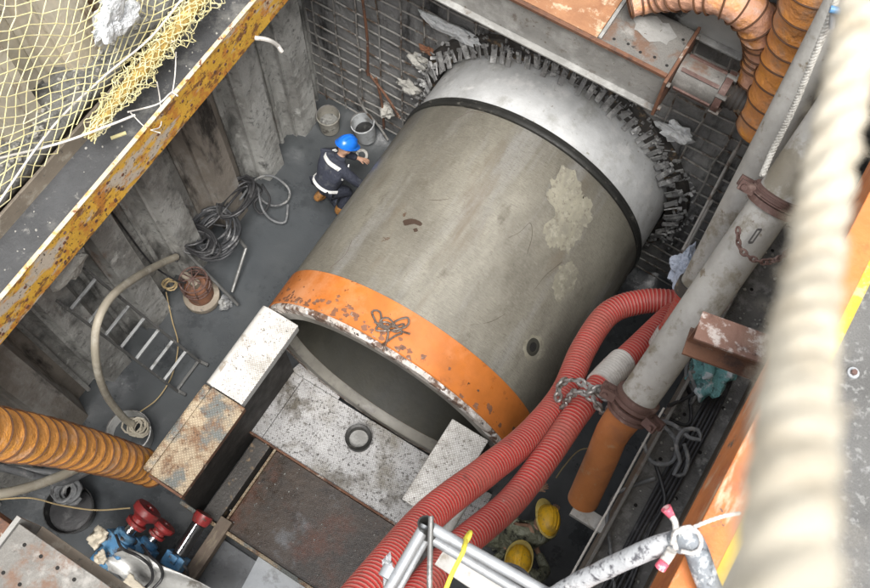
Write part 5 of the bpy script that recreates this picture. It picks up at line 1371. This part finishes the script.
    mb.add(vs, fs); br = mb.build('brim', brim_m, hel, smooth=True)
    br.location = Vector((0, 0, 0))
    mb = MB()
    for k_ in (-.3, 0, .3):
        pts = [hc + fwd * math.sin(a) * .150 * hs + rgt * k_ * .11 * hs + hd * (math.cos(a) * .126 * hs + .006) * math.sqrt(1 - .35 * k_ * k_) for a in [R(-50 + 10 * i) for i in range(11)]]
        mb.tube(pts, .008, 6)
    mb.build('ridge', hat_m, hel, smooth=True)
    if straps:
        def surf(u, v, lift=.0):   # point on the back: u across (-1..1), v pelvis..neck
            c = J['pelvis'].lerp(J['neck'], v); shv = (J['sh_r'] - J['sh_l']) * .5
            ax_ = (J['neck'] - J['pelvis']).normalized(); back = ax_.cross(shv).normalized()
            if back.dot(fwd) > 0: back = -back
            wid = .185 if v < .9 else .13
            ang = u * math.pi * .5
            return c + shv.normalized() * math.sin(ang) * (wid + .02) + back * math.cos(ang) * (.165 + lift)
        def strip(uvs, wd=.045):
            mb = MB()
            pts = crom([surf(u, v) for u, v in uvs], .03)
            for i in range(len(pts) - 1):
                c = (pts[i] + pts[i + 1]) / 2; ctr = J['pelvis'].lerp(J['neck'], .6)
                axx = (J['neck'] - J['pelvis']).normalized(); outw = (c - ctr); outw = (outw - axx * outw.dot(axx)).normalized()
                mb.bar(pts[i], pts[i + 1], wd, .012, up=outw)
            mb.build('harness_strap', M['webbing'], t)
        strip([(-1.1, .78), (-.5, .86), (0, .86), (.5, .86), (1.1, .74)], .055)
        strip([(-1.25, .98), (-1.1, .80), (-1.0, .6), (-.95, .42)], .05)
        strip([(1.2, .95), (1.0, .78), (.9, .6)], .045)
        strip([(-1.1, .22), (-.5, .2), (0, .19), (.5, .2), (1.1, .22)], .04)
    return t

# blue-helmeted worker: leaning forward towards the wall, right arm on the pipe
person((-2.46, 4.58, .02), R(-20), {
    'pelvis': (.02, -.02, .62), 'chest': (.0, .20, .92), 'neck': (-.02, .34, 1.07), 'head': (-.03, .42, 1.17), 'face': (-.02, .62, 1.02),
    'sh_l': (-.19, .24, 1.00), 'sh_r': (.18, .26, 1.02), 'el_l': (-.23, .44, .80), 'wr_l': (-.04, .62, .70), 'el_r': (.36, .36, .84), 'wr_r': (.52, .50, .80),
    'kn_l': (-.14, .30, .42), 'an_l': (-.16, -.06, .14), 'toe_l': (-.17, .08, .05), 'kn_r': (.16, .30, .44), 'an_r': (.16, .06, .09), 'toe_r': (.17, .22, .05)},
    'worker in bright blue helmet and navy overalls with white harness beside the pipe', M['navy'], M['navy'], M['boot'], M['blue_hat'], M['blue_hat'], straps=True)
# yellow helmets
person((2.10, 1.98, .02), R(24), {
    'pelvis': (-.22, -.12, .86), 'chest': (-.06, .02, 1.18), 'neck': (.05, .08, 1.34), 'head': (.12, .12, 1.45), 'face': (.12, .38, 1.42),
    'sh_l': (-.22, .10, 1.28), 'sh_r': (.13, -.02, 1.26), 'el_l': (-.20, .36, 1.20), 'wr_l': (.06, .54, 1.10), 'el_r': (.28, .10, 1.05), 'wr_r': (.30, .30, .98),
    'kn_l': (-.28, .16, .48), 'an_l': (-.28, -.05, .09), 'toe_l': (-.28, .12, .05), 'kn_r': (-.02, .18, .48), 'an_r': (.0, .0, .09), 'toe_r': (.0, .17, .05)},
    'worker in olive raincoat and yellow helmet reaching out, nearer the orange pipe', M['olive'], M['olive'], M['boot_dark'], M['yellow_hat'], M['yellow_brim'], hs=1.14)
person((2.20, 1.47, .02), R(22), {
    'pelvis': (.05, -.04, .90), 'chest': (.05, .06, 1.28), 'neck': (.03, .10, 1.46), 'head': (.01, .14, 1.56), 'face': (.01, .40, 1.52),
    'sh_l': (-.13, .08, 1.38), 'sh_r': (.24, .06, 1.38), 'el_l': (-.24, .16, 1.12), 'wr_l': (-.12, .36, 1.05), 'el_r': (.34, .18, 1.14), 'wr_r': (.24, .38, 1.06),
    'kn_l': (-.08, .08, .48), 'an_l': (-.10, -.04, .09), 'toe_l': (-.11, .13, .05), 'kn_r': (.16, .08, .48), 'an_r': (.17, -.02, .09), 'toe_r': (.18, .15, .05)},
    'worker in yellow helmet and olive raincoat standing nearest the handrail tubes', M['olive'], M['olive'], M['boot_dark'], M['yellow_hat'], M['yellow_brim'], hs=1.14)
loop_tangle([(556, 478, .6), (565, 465, .6), (580, 450, .5), (600, 448, .5)], .008, M['tan_string'], 'string', 'thin pale string in the dark gap above the olive worker', 'string')

# ------------------------------------------------------------------ rubble along the wall feet, grit on ledges
def rubble(name, spots, m, label, cat):
    mb = MB(); rj = random.Random(len(spots))
    for (c, r_) in spots:
        c = Vector(c); vs = []
        for k in range(6):
            a = k * math.pi / 3; q = .6 + .6 * rj.random(); vs.append(c + Vector((math.cos(a) * r_ * q, math.sin(a) * r_ * q, -.3 * r_)))
        for k in range(5):
            a = k * math.pi * .4 + .4; q = .35 + .4 * rj.random(); vs.append(c + Vector((math.cos(a) * r_ * q, math.sin(a) * r_ * q, (.3 + .5 * rj.random()) * r_)))
        b0 = len(mb.v); mb.v += vs
        for k in range(6):
            mb.face([b0 + k, b0 + (k + 1) % 6, b0 + 6 + (k * 5 // 6 + (1 if k > 2 else 0)) % 5])
        for k in range(5): mb.face([b0 + 6 + k, b0 + 6 + (k + 1) % 5, b0 + min(5, (k + 1))])
        mb.face([b0 + 6 + k for k in range(5)])
    o = mb.build(name, m, kind='stuff'); tag(o, label, cat); return o
rj = random.Random(5)
rubble('grit', [((rj.uniform(-3.12, -2.7), rj.uniform(-.5, 5.5), 4.385), rj.uniform(.004, .013)) for _ in range(90)] + [((rj.uniform(-3.45, -3.2), rj.uniform(-.5, 5.5), 4.86), rj.uniform(.008, .03)) for _ in range(260)], M['foam'], 'pale grit scattered on the left beam and ledge', 'grit')
rubble('grit', [((rj.uniform(2.6, 2.98), rj.uniform(0, 4.8), 4.365), rj.uniform(.005, .018)) for _ in range(90)] + [((rj.uniform(3.05, 3.28), rj.uniform(0, 5), 4.345), rj.uniform(.01, .03)) for _ in range(90)], M['foam'], 'grey grit in the trough of the right beam', 'grit')
rubble('grit', [((rj.uniform(-1.25, 1.4), rj.uniform(.35, 2.3), .32), rj.uniform(.004, .014)) for _ in range(160)], M['steel_light'], 'pale cement crumbs on the frame deck plates', 'grit')
t = thing('anchor_bolt', at(853, 373, z=8.4), 'small steel anchor bolt head set in the street concrete right of the thick rope', 'bolt')
b = MB(); b.lathe([(0, .02), (.013, .02), (.014, .0)], at(853, 373, z=8.405), (0, 0, 1), 6); b.build('head', M['clamp'], t)
b = MB(); b.lathe([(0, .006), (.024, .006), (.026, .0)], at(853, 373, z=8.403), (0, 0, 1), 20); b.build('washer', M['galv'], t)
